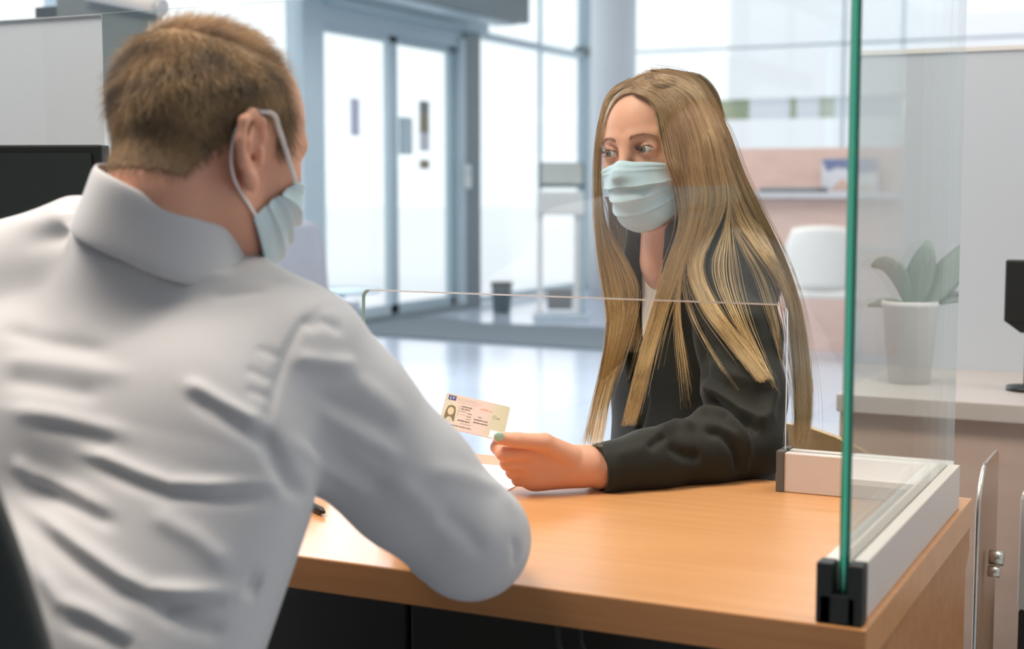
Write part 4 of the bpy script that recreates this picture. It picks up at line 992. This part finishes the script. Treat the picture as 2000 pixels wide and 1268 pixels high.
V, Fc = Fd.mesh(1); w_tree = bvh(V, Fc); w_V, w_F = V, Fc
body = np_mesh('body', V, Fc, mat('skin_warm', srgb(228, 176, 148), .48, var=.05, scale=45, bump=.06, bscale=420, sss=.12, spec=.35, col2=srgb(232, 170, 140)), woman)
del Fd
# eyes
def eye_mat():
    m = bpy.data.materials.new('eye'); m.use_nodes = True; N = m.node_tree.nodes; L = m.node_tree.links; b = N['Principled BSDF']; b.inputs['Roughness'].default_value = .08
    tc = N.new('ShaderNodeTexCoord'); ln = N.new('ShaderNodeVectorMath'); ln.operation = 'LENGTH'; mp = N.new('ShaderNodeMapping'); mp.inputs['Scale'].default_value = (1, 1, 0)
    L.new(tc.outputs['Object'], mp.inputs[0]); L.new(mp.outputs[0], ln.inputs[0]); cr = N.new('ShaderNodeValToRGB'); e = cr.color_ramp
    mr = N.new('ShaderNodeMapRange'); mr.inputs[2].default_value = .0135; L.new(ln.outputs['Value'], mr.inputs[0]); L.new(mr.outputs[0], cr.inputs[0])
    e.elements[0].position = 0; e.elements[0].color = srgb(10, 10, 10); e.elements[1].position = 1; e.elements[1].color = srgb(232, 224, 220)
    for p_, c_ in ((.17, srgb(12, 12, 12)), (.20, srgb(116, 110, 84)), (.36, srgb(128, 134, 120)), (.45, srgb(70, 78, 78)), (.50, srgb(228, 220, 216))): q = e.elements.new(p_); q.color = c_
    L.new(cr.outputs[0], b.inputs['Base Color']); return m
em = eye_mat(); gaze = Vector(-RIGHT*.83-FWD_H*.52-UPZ*.06).normalized()
for ec in eyes:
    bm = bmesh.new(); bmesh.ops.create_uvsphere(bm, u_segments=32, v_segments=20, radius=EYE_R)
    for v in bm.verts:
        if v.co.z > EYE_R*.85: v.co.z += .0009*(v.co.z/EYE_R-.85)/.15
    me = bpy.data.meshes.new('eyeball'); bm.to_mesh(me); bm.free(); o = link('eyeball', me, em, woman, True)
    o.rotation_euler = gaze.to_track_quat('Z', 'Y').to_euler(); o.location = wmat(woman).inverted() @ Vector(ec)
    o['label'] = 'grey green eye'
# nail
nm = mat('nail_mint', srgb(176, 216, 196), .2, var=.04, coat=.6)
nc = hp(975, 853, -.0185); k = MB(); Rn = Matrix(np.stack([hA, hH, hN]).T.tolist())
bm = bmesh.new(); bmesh.ops.create_uvsphere(bm, u_segments=20, v_segments=12, radius=1)
for v in bm.verts: v.co = Rn @ Vector((v.co.x*.0075, v.co.y*.0060, v.co.z*.0020)) + Vector(nc)
k.bm.free(); k.bm = bm; k.build('thumb_nail', nm, woman, True)['label'] = 'mint green nail'

# white top, blazer
Fd = Field(axis([(-1.02, .005), -.42]), axis([(1.95, .005), 2.55]), axis([(.5, .005), 1.12]))
torso(Fd, -.022, wNB, wSR, wSL, wCH, wWA, wPE, TF[:2], dp=1.45, lat=TL*.12)
pl_n = np.array([TF[0]*.75, TF[1]*.75, .66]); pl_c = wNB+TF*.055-UPZ*.055
Fd.op(lambda X, Y, Z: -((X-pl_c[0])*-.35*TF[0]*0+(Z-pl_c[2])*1.0-((X-pl_c[0])*TF[0]+(Y-pl_c[1])*TF[1])*-.9)+0*X, np.array([-1.1, 1.9, .95]), np.array([-.4, 2.6, 1.2]), 0, 'cut')
V, Fc = Fd.mesh(2); np_mesh('white_top', V, Fc, mat('top_cotton', srgb(232, 226, 220), .85, var=.02, bump=.1, bscale=900), woman); del Fd

bl_m = mat('blazer_wool', srgb(33, 34, 27), .72, var=.08, scale=60, spec=.35, sheen=.08)
Fd = Field(axis([(-1.06, .0045), (-.95, .003), -.40]), axis([(1.66, .003), (2.25, .0045), 2.56]), axis([(.50, .005), (.72, .003), 1.13]))
torso(Fd, .004, wNB, wSR, wSL, wCH, wWA, wPE, TF[:2], dp=1.40, k=.035, lat=TL*.13)
Fd.cone(wNB+np.array([0, .01, -.05]), wnk+UPZ*.01, .082, .064, .02)
# open front: a wedge cut along the facing direction, narrowing to the waist button
def vcut(X, Y, Z):
    l = (X-wNB[0])*TL[0]+(Y-wNB[1])*TL[1]; f = (X-wNB[0])*TF[0]+(Y-wNB[1])*TF[1]
    hw = np.clip((Z-(wWA[2]+.02))*.22, .0, .045); return np.maximum(np.abs(l+.05*(1-np.clip((Z-(wNB[2]-.16))/.12, 0, 1)))-np.where(Z > wNB[2]-.05, .042, hw), .012-f)
Fd.op(vcut, np.array([-1.06, 1.7, wWA[2]]), np.array([-.4, 2.5, 1.13]), .004, 'cut')
Fd.cone(wNB+np.array([0, 0, .0]), wO, .060, .056, .006, 'cut')
# sleeves
elb = wEL+np.array([0, 0, .004])
Fd.chain([wSL+np.array([-.01, 0, -.004]), wSL+(wEL-wSL)*.35, wSL+(wEL-wSL)*.72, elb, elb+(wWL-elb)*.30, elb+(wWL-elb)*.68, wWL+(wEL-wWL)*-.10], [.062, .060, .057, .050, .047, .040, .0345], .022)
Fd.chain([wSR, wSR+(wER-wSR)*.5, wER, wWR+(wER-wWR)*.1], [.062, .055, .047, .036], .025)
cu_d = (wWL-wEL)/np.linalg.norm(wWL-wEL); cu_c = wWL+(wEL-wWL)*-.035
Fd.op(lambda X, Y, Z: -((X-cu_c[0])*cu_d[0]+(Y-cu_c[1])*cu_d[1]+(Z-cu_c[2])*cu_d[2]), cu_c-.05, cu_c+.05, .003, 'cut', pad=0)
Fd.cone(cu_c+cu_d*.03, cu_c-cu_d*.012, .0282, .0275, .002, 'cut')
V, Fc = Fd.mesh(2); del Fd
V[:, 2] = np.where((V[:, 1] < 1.93) & (V[:, 2] < DESK_Z+.002), DESK_Z+.002, V[:, 2])
tr = bvh(V, Fc)
wf = [([(1372, 750), (1400, 770), (1440, 800), (1490, 830)], .007, .009), ([(1350, 815), (1380, 808), (1420, 815), (1450, 850), (1462, 900)], .008, .009), ([(1356, 790), (1395, 785), (1440, 815), (1480, 850)], -.009, .010),
      ([(1370, 840), (1410, 845), (1440, 880), (1445, 920)], -.007, .009), ([(1500, 720), (1508, 770), (1500, 810), (1470, 835)], .006, .010), ([(1400, 830), (1430, 850), (1450, 890), (1455, 925)], .004, .006),
      ([(1280, 850), (1320, 830), (1360, 835)], .006, .010), ([(1300, 870), (1340, 890), (1370, 895)], -.005, .009), ([(1275, 872), (1240, 880), (1200, 890)], .002, .010),
      ([(1370, 640), (1372, 700), (1378, 745)], -.006, .008), ([(1390, 700), (1430, 735), (1500, 760)], .005, .011), ([(1400, 660), (1450, 690), (1500, 690)], -.005, .012), ([(1385, 600), (1430, 620), (1490, 620)], .004, .013),
      ([(1470, 560), (1500, 600), (1510, 660)], -.004, .010), ([(1262, 880), (1285, 860), (1300, 852)], -.004, .006)]
V = crease(V, Fc, [(a_, h_*1.5, w_) for a_, h_, w_ in wf], tr)
V[:, 2] = np.where((V[:, 1] < 1.93) & (V[:, 2] < DESK_Z+.002), DESK_Z+.002, V[:, 2])
blz_tree = bvh(V, Fc)
blz = np_mesh('blazer', V, Fc, bl_m, woman)
# mask and loops
wmk, wcn = ribbon_mask('face_mask', wO, wR_, wS, w_tree, woman, M['mask'], None, .012, span=1.22, top=.002, bot=-.105)
for q, a, b in ((1, 'tl', 'bl'), (-1, 'tr', 'br')): loop('ear_loop', wcn[a], wcn[b], ear_pts, wS, wO, wR_, q, wmk, w_tree)
# trousers
Fd = Field(axis([(-1.1, .009), -.45]), axis([(1.90, .009), 2.6]), axis([(.06, .009), .72]))
Fd.cone(wWA-UPZ*.06, wPE, .11, .12, .04, sq=(TF, 1.3))
for q in (-1, 1):
    hpj = wPE+TL*.085*q; kj = wPE+TL*.09*q+TF*.42-UPZ*.06; aj = kj-UPZ*.40-TF*.04; kj[1] = max(kj[1], 1.98); aj[1] = max(aj[1], 1.99)
    Fd.chain([hpj, kj, aj], [.09, .065, .05], .03)
V, Fc = Fd.mesh(2); np_mesh('trousers', V, Fc, mat('dark_trousers', srgb(34, 34, 36), .9, var=.1), woman); del Fd
# ------------------------------------------------------------------ the woman's hair
fcen = w_V[w_F].mean(1); lc = loc_of(fcen, wO, wR_, wS); ok = (np.linalg.norm(lc, axis=1) < .16) & (np.abs(lc[:, 1]) < .0785)
f_, l_, u_ = lc.T
scalp = ok & (((u_ > .110-np.clip((np.abs(l_)-.015)*.35, 0, .02)) & (f_ < .086)) | ((f_ < .048-np.clip((.05-u_)*.25, 0, .03)) & (u_ > .0)) | ((f_ < .0) & (u_ > -.06)) | ((f_ < -.03) & (u_ > -.085)))
NV = vnormals(w_V, w_F); q = w_F[scalp]; us, inv = np.unique(q, return_inverse=True)
lv = loc_of(w_V[us], wO, wR_, wS); up_ = np.clip((lv[:, 2]-.0)/.06, 0, 1)
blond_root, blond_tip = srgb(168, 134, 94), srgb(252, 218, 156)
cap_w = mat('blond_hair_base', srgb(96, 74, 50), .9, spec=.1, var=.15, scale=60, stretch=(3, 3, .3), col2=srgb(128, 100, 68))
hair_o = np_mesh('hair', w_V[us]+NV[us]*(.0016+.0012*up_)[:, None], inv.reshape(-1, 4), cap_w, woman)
trees = [w_tree, blz_tree]
mv = np.array([wmat(wmk) @ v.co for v in wmk.data.vertices]); trees.append(BVHTree.FromPolygons([Vector(v) for v in mv], [list(p.vertices) for p in wmk.data.polygons]))
def catmull(P, n):
    """P: (k, m) -> (n, m)"""
    k = len(P); E_ = np.vstack([2*P[0]-P[1], P, 2*P[-1]-P[-2]]); t = np.linspace(0, k-1-1e-6, n); i = t.astype(int); u = (t-i)[:, None]
    p0, p1, p2, p3 = E_[i], E_[i+1], E_[i+2], E_[i+3]
    return .5*(2*p1+(p2-p0)*u+(2*p0-5*p1+4*p2-p3)*u*u+(3*p1-p0-3*p2+p3)*u**3)
K = 26
def sheet(guides, gs, n, s1, thick, clumps, fly=.04, off=(.003, .014), t0=.40, t1=.66, hug=True):
    """hair falling between guide lines (pixel x, pixel y, distance); s1: start position on the head -> position at the tips"""
    G = np.stack([catmull(np.array(g, float), K) for g in guides]); gs = np.array(gs); T = np.linspace(0, 1, K); w_ = np.clip((T-t0)/(t1-t0), 0, 1); w_ = w_*w_*(3-2*w_)
    out = []; tint_ = []; ck = RNG.normal(0, 1, (clumps, 3)); ct_ = RNG.random(clumps)**1.5; ph = RNG.random((clumps, 2))*6.28
    for _ in range(n):
        s0 = RNG.random(); st = s1(s0); c = int(s0*clumps); cs = (c+.5)/clumps; s0c = s0+(cs-s0)*.55*T; sc_ = s1(cs) if RNG.random() > .12 else st
        st_ = st+(sc_-st)*.5*T; s_ = s0c*(1-w_)+st_*w_
        j = np.clip(np.searchsorted(gs, s_, 'right')-1, 0, len(gs)-2); u = ((s_-gs[j])/(gs[j+1]-gs[j]))[:, None]; k = np.arange(K)
        p = G[j, k]*(1-u)+G[j+1, k]*u
        wob = np.sin(T*5.5+ph[c, 0])*3.2*ck[c, 0]*T + np.sin(T*11+ph[c, 1])*1.1*ck[c, 1]*T
        jt = RNG.normal(0, 1, 3); fl = 1+(6*RNG.random() if RNG.random() < fly else 0)
        p[:, 0] += wob+thick*jt[0]*(.35+.65*T)*fl + RNG.normal(0, 2.)*T**3*fl+RNG.normal(0, 5.)*(1-T)**8; p[:, 1] += jt[1]*thick*.3*fl
        o_ = off[0]+(off[1]-off[0])*RNG.random()
        cut = 1-.15*RNG.random()**1.3-(.30*RNG.random() if RNG.random() < .15 else 0)
        if cut < 1: x_ = np.linspace(0, cut*(K-1), K); i_ = np.minimum(x_.astype(int), K-2); fr = (x_-i_)[:, None]; p = p[i_]*(1-fr)+p[i_+1]*fr
        d = p[:, 2].copy(); lim = np.full(K, 9.)
        for i in range(0, K):
            r_ = ray(p[i, 0], p[i, 1]); rl = np.linalg.norm(r_); v = Vector(r_/rl)
            for tr_ in (trees if hug else ()):
                h = tr_.ray_cast(Vector(EYE), v)
                if h[0] is not None: lim[i] = min(lim[i], h[3]/rl-o_)
        d = np.minimum(d, lim)
        for _k in range(3):
            d[1:-1] = np.minimum(.25*d[:-2]+.5*d[1:-1]+.25*d[2:], np.maximum(lim[1:-1], 0))
        out.append([EYE+ray(p[i, 0], p[i, 1])*d[i] for i in range(K)]); tint_.append(.8*ct_[c]+RNG.normal(0, .12))
    return np.array(out), np.clip(tint_, 0, .9)
dL = [2.21, 2.17, 2.115, 2.115, 2.12, 2.13, 2.14, 2.14, 2.13, 2.13]
def gl(pts, ds): return [(x, y, d) for (x, y), d in zip(pts, ds)]
dB = [2.19, 2.18, 2.18, 2.19, 2.20, 2.22, 2.24, 2.26, 2.27, 2.28]
GL = [gl([(1243, 182), (1275, 202), (1288, 262), (1302, 322), (1322, 376), (1328, 440), (1300, 530), (1268, 640), (1240, 740), (1216, 834)], dL),
      gl([(1244, 165), (1298, 193), (1326, 262), (1340, 325), (1352, 380), (1350, 450), (1322, 540), (1288, 640), (1262, 740), (1238, 832)], dL),
      gl([(1248, 153), (1326, 188), (1362, 262), (1376, 330), (1385, 390), (1366, 450), (1342, 520), (1372, 600), (1430, 680), (1484, 750)], dL),
      gl([(1256, 146), (1350, 183), (1390, 262), (1405, 330), (1412, 390), (1398, 450), (1372, 520), (1402, 600), (1455, 670), (1506, 740)], dL),
      gl([(1268, 140), (1344, 166), (1392, 246), (1422, 332), (1442, 400), (1455, 470), (1480, 560), (1505, 650), (1530, 740), (1545, 800)], [x+.02 for x in dL]),
      gl([(1282, 137), (1350, 156), (1404, 244), (1438, 335), (1472, 415), (1512, 500), (1540, 590), (1552, 690), (1556, 790), (1552, 872)], dB),
      gl([(1292, 136), (1364, 156), (1418, 246), (1452, 338), (1494, 425), (1536, 515), (1562, 605), (1576, 700), (1582, 790), (1576, 876)], dB)]
gsL = [0, .2, .4, .58, .75, .88, 1.]
def s1L(s):
    if s < .32: return s/.32*.19
    if s < .330: return .27+(s-.32)/.010*.05
    if s < .62: return .42+(s-.330)/.29*.14
    if s < .632: return .58+(s-.62)/.012*.26
    return .87+(s-.632)/.368*.13
LS, LT = sheet(GL, gsL, 5200, s1L, 2.2, 150)
dR = [2.21, 2.20, 2.19, 2.19, 2.20, 2.21, 2.22, 2.22, 2.22, 2.22, 2.22]
GR = [gl([(1247, 178), (1208, 188), (1184, 226), (1173, 290), (1172, 370), (1186, 450), (1228, 520), (1246, 580), (1222, 680), (1192, 770), (1176, 874)], dR),
      gl([(1246, 165), (1201, 184), (1178, 232), (1168, 305), (1168, 400), (1182, 470), (1205, 540), (1216, 610), (1200, 700), (1176, 790), (1160, 874)], dR),
      gl([(1243, 152), (1193, 180), (1172, 238), (1163, 318), (1162, 410), (1166, 490), (1177, 560), (1186, 630), (1178, 710), (1158, 800), (1138, 868)], dR)]
RS, RT = sheet(GR, [0, .5, 1.], 2300, lambda s: s, 1.3, 60, off=(.001, .006))
GN = [gl([(1186, 385), (1190, 440), (1194, 500), (1200, 560), (1206, 620), (1204, 690)], [2.27, 2.28, 2.29, 2.30, 2.30, 2.30]), gl([(1268, 385), (1266, 440), (1264, 500), (1262, 560), (1258, 620), (1250, 690)], [2.27, 2.28, 2.29, 2.30, 2.30, 2.30])]
NS_, NT_ = sheet(GN, [0, 1.], 700, lambda s: s, 2.0, 20, hug=False)
# hair behind the head and shoulders
def back_strands(n):
    out = []
    for _ in range(n):
        a = math.radians(-100+165*RNG.random()); cu = RNG.random()
        p0 = np.array([-.02+.05*(RNG.random()-.3), .012*math.sin(a), .122]); r = .088+.012*RNG.random(); pts = [p0]
        for ph_, ex in ((35, 1), (62, 1), (90, 1)):
            ph = math.radians(ph_); rr = r*math.sin(ph); pts.append(np.array([-.012-rr*math.cos(a), rr*.86*math.sin(a), .045+.092*math.cos(ph)]))
        e = pts[-1]
        for dz, ff, lf in ((.07, -.005, 1.0), (.16, -.02, 1.05), (.26, -.03, 1.1), (.36+.05*cu, -.035, 1.12)): pts.append(np.array([e[0]+ff, e[1]*lf, e[2]-dz]))
        W_ = np.array([wO+wS*(wR_[0]*p[0]+wR_[1]*p[1])+UPZ*p[2] for p in pts]); W_ = catmull(W_, K)
        for i in range(K):
            for tr_ in (blz_tree, w_tree):
                h = tr_.ray_cast(Vector(W_[i]-TF*.5), Vector(TF), .62)
                if h[0] is not None:
                    q_ = (np.array(h[0])-W_[i])@TF; need = .006+.010*cu
                    if q_ < need: W_[i] = W_[i]-TF*(need-q_)
        for _k in range(3): W_[1:-1] = (W_[:-2]+2*W_[1:-1]+W_[2:])*.25
        out.append(W_+RNG.normal(0, .0012, 3))
    return np.array(out)
BS = back_strands(1900)
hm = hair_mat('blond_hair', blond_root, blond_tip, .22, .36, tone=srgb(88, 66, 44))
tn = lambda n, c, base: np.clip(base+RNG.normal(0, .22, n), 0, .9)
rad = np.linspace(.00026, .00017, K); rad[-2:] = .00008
strands('hair_strands', np.concatenate([LS, RS, BS, NS_]), rad, hm, hair_o, tint=np.concatenate([LT, RT, tn(len(BS), 0, .6), np.clip(NT_+.55, 0, .95)]))  # neck strands get a darker tint for the shade under the jaw
# brows and lashes
br = []
for q in (1, -1):
    for _ in range(230):
        x = RNG.random(); l = .0115+.036*x; u = .0345+.0065*math.sin(min(1, x*1.25)*2.0)-.004*x*x+RNG.normal(0, .0011)*(1.25-x)
        o_ = PW(.13, l*q, u); h = w_tree.ray_cast(Vector(o_), Vector(-wR_[0]))
        if h[0] is None: continue
        b_ = np.array(h[0]); dv = wR_[1]*q*(.55+.45*x)+wR_[2]*(.75-1.0*x)+wR_[0]*.12; ln = .0045+.003*RNG.random()
        br.append([b_, b_+dv*ln*.5+np.array(h[1])*.0006, b_+(dv-np.array(h[1])*.05)*ln])
strands('eyebrows', np.array(br), np.array([.00014, .00012, .00005]), hair_mat('brow_hair', srgb(166, 124, 98), srgb(172, 130, 102), .2), woman)
la = []
for ec, q in zip(eyes, (1, -1)):
    for _ in range(70):
        l = -.0125+.025*RNG.random(); u = -.0142+math.sqrt(.0197**2-l*l)+.0010*q*l/.013; r2 = max(0, (EYE_R+.0014)**2-(l*.9)**2-u*u)
        b_ = ec+wR_[0]*math.sqrt(r2)+wR_[1]*l+wR_[2]*u; ln = .006+.0035*RNG.random(); sd = wR_[1]*(l/.013)*.5
        la.append([b_, b_+(wR_[0]*.9+sd*.7+wR_[2]*.05)*ln*.5, b_+(wR_[0]*.8+sd+wR_[2]*.75)*ln])
    for _ in range(30):
        l = -.012+.024*RNG.random(); u = .0210-math.sqrt(.0248**2-l*l)+.0010*q*l/.013; r2 = max(0, (EYE_R+.001)**2-(l*.9)**2-u*u)
        b_ = ec+wR_[0]*math.sqrt(r2)+wR_[1]*l+wR_[2]*u; ln = .003+.002*RNG.random()
        la.append([b_, b_+wR_[0]*ln*.5, b_+(wR_[0]*.8-wR_[2]*.5+wR_[1]*l/.02)*ln])
strands('eyelashes', np.array(la), np.array([.00016, .00013, .00005]), hair_mat('lash', srgb(34, 26, 22), srgb(40, 30, 26), .1), woman)

# ------------------------------------------------------------------ the card
cC = D(927, 814, 1.896); cw, chh, ct = .0856, .054, .0008
cX = RIGHT*.974-CUP*.227; cY = (RIGHT*.22+CUP*.975)*.79+FWD*.613; cY = cY-cX*(cY@cX); cY /= np.linalg.norm(cY); cN = np.cross(cX, cY)
def card_m():
    m = bpy.data.materials.new('card_print'); m.use_nodes = True; N = m.node_tree.nodes; L = m.node_tree.links; b = N['Principled BSDF']; b.inputs['Roughness'].default_value = .3
    tc = N.new('ShaderNodeTexCoord'); mp = N.new('ShaderNodeMapping'); L.new(tc.outputs['Object'], mp.inputs[0]); sp = N.new('ShaderNodeSeparateXYZ'); L.new(mp.outputs[0], sp.inputs[0])
    nz = N.new('ShaderNodeTexNoise'); nz.inputs['Scale'].default_value = 60; L.new(mp.outputs[0], nz.inputs['Vector'])
    ad = N.new('ShaderNodeMath'); ad.operation = 'MULTIPLY_ADD'; ad.inputs[1].default_value = .012; L.new(nz.outputs['Fac'], ad.inputs[0]); L.new(sp.outputs['X'], ad.inputs[2])
    mr = N.new('ShaderNodeMapRange'); mr.inputs[1].default_value = -.043; mr.inputs[2].default_value = .049; L.new(ad.outputs[0], mr.inputs[0])
    cr = N.new('ShaderNodeValToRGB'); e = cr.color_ramp; e.elements[0].position = .05; e.elements[0].color = srgb(206, 200, 182); e.elements[1].position = 1; e.elements[1].color = srgb(200, 192, 162)
    for p_, c_ in ((.28, srgb(222, 200, 184)), (.5, srgb(226, 196, 186)), (.68, srgb(222, 196, 184)), (.82, srgb(206, 196, 168))): q = e.elements.new(p_); q.color = c_
    L.new(mr.outputs[0], cr.inputs[0]); L.new(cr.outputs[0], b.inputs['Base Color']); return m
ROT = Matrix(np.stack([cX, cY, cN]).T.tolist()).to_euler()
card = thing('identity_card', 'pale pink identity card with portrait held in the hand of the woman', 'card', cC); card.rotation_euler = ROT
def cpart(name, poly, m, z0, z1, par=None):
    k = MB(); k.prism(poly, 2, z0, z1); bmesh.ops.recalc_face_normals(k.bm, faces=k.bm.faces); me = bpy.data.meshes.new(name); k.bm.to_mesh(me); k.bm.free(); return link(name, me, m, par or card)
def cr_(x0, y0, x1, y1):                                              # fractions of the card, from its upper left corner
    a, b = (x0-.5)*cw, (x1-.5)*cw; c, d = (.5-y1)*chh, (.5-y0)*chh; return [(a, c), (b, c), (b, d), (a, d)]
cpart('card_body', rrect(-cw/2, -chh/2, cw/2, chh/2, .003), card_m(), -ct/2, ct/2)
zf = ct/2+.00002; zt = zf+.00006
fl_ = cpart('flag', cr_(.045, .045, .165, .185), mat('flag_blue', srgb(62, 62, 120), .4, var=.04), zf, zt)
tx = bpy.data.curves.new('country_code', 'FONT'); tx.body = 'LV'; tx.size = .0062; tx.align_x = 'CENTER'; tx.align_y = 'CENTER'; tx.extrude = .00003
to_ = bpy.data.objects.new('country_code', tx); COL.objects.link(to_); bpy.context.view_layer.update(); me_ = bpy.data.meshes.new_from_object(to_); bpy.data.objects.remove(to_); me_.materials.clear()
to = link('country_code', me_, M['white'], fl_); to.location = ((.105-.5)*cw, (.5-.115)*chh, zt+.00005)
ph = cpart('portrait', cr_(.035, .30, .225, .80), mat('photo_ground', srgb(208, 200, 176), .4, var=.02), zf, zt)
hc = mat('photo_hair', srgb(120, 100, 68), .5, var=.2, scale=400)
cx0, cy0 = (.13-.5)*cw, (.5-.52)*chh
def el(cx_, cy_, rx, ry, n=20): return [(cx_+rx*math.cos(2*math.pi*i/n), cy_+ry*math.sin(2*math.pi*i/n)) for i in range(n)]
k0 = [(cx0-.0072, cy0-.0135), (cx0-.0066, cy0+.002), (cx0-.0048, cy0+.0085), (cx0, cy0+.0108), (cx0+.0048, cy0+.0085), (cx0+.0062, cy0+.002), (cx0+.0068, cy0-.0138)]
cpart('portrait_hair', k0, hc, zt+.00002, zt+.00006, ph); cpart('portrait_face', el(cx0-.0002, cy0+.001, .0041, .0062), mat('photo_skin', srgb(214, 194, 160), .5, var=.03), zt+.00008, zt+.00012, ph)
cpart('portrait_shoulders', [(cx0-.0052, cy0-.0138), (cx0-.002, cy0-.008), (cx0+.002, cy0-.008), (cx0+.0052, cy0-.0138)], mat('photo_top', srgb(206, 196, 172), .5, var=.03), zt+.00008, zt+.00012, ph)
ink = mat('print_ink', srgb(128, 108, 92), .6, var=.2, scale=900); ink2 = mat('print_ink_dark', srgb(92, 78, 66), .6, var=.2, scale=900); inkr = mat('print_ink_red', srgb(226, 150, 120), .6, var=.1); inkp = mat('print_ink_pale', srgb(196, 166, 156), .6, var=.1)
def line(x0, x1, y, h, m, name='print_line'):
    k = MB(); x = x0
    while x < x1-.004:
        w_ = min(.012+.035*RNG.random(), x1-x); k.prism(cr_(x, y-h/2, x+w_, y+h/2), 2, zf, zt); x += w_+.006
    me = bpy.data.meshes.new(name); bmesh.ops.recalc_face_normals(k.bm, faces=k.bm.faces); k.bm.to_mesh(me); k.bm.free(); link(name, me, m, card)
for a in ((.19, .50, .09, .02, inkp), (.19, .56, .14, .02, inkp), (.19, .52, .20, .018, inkp), (.27, .44, .30, .034, ink2), (.27, .41, .37, .030, ink2), (.255, .36, .44, .02, ink), (.38, .45, .47, .026, ink), (.27, .36, .535, .02, inkp), (.38, .45, .555, .026, ink), (.38, .45, .63, .024, ink),
          (.26, .45, .71, .036, ink2), (.31, .48, .79, .014, ink), (.14, .49, .885, .026, ink2), (.555, .61, .50, .03, ink), (.50, .71, .585, .032, ink2), (.50, .73, .67, .032, ink2), (.55, .75, .265, .03, inkr), (.60, .68, .235, .02, inkr), (.235, .25, .45, .3, inkp)): line(*a)
cpart('seal', el((.80-.5)*cw, (.5-.40)*chh, .0034, .0038), mat('seal_ink', srgb(186, 180, 148), .5, var=.1), zf, zt)
line(.84, .88, .42, .04, ink)
cpart('hologram_patch', cr_(.775, .77, .90, .985), mat('hologram', srgb(232, 236, 244), .2, var=.03), zf, zt)

# the chair under her
c = wPE-TF*.215
ply_chair('pale plywood chair with curved back under the woman', lambda x, y, z, c=c: (c[0]+TL[0]*x-TF[0]*y, c[1]+TL[1]*x-TF[1]*y, z), .20, .742, .50, .10)
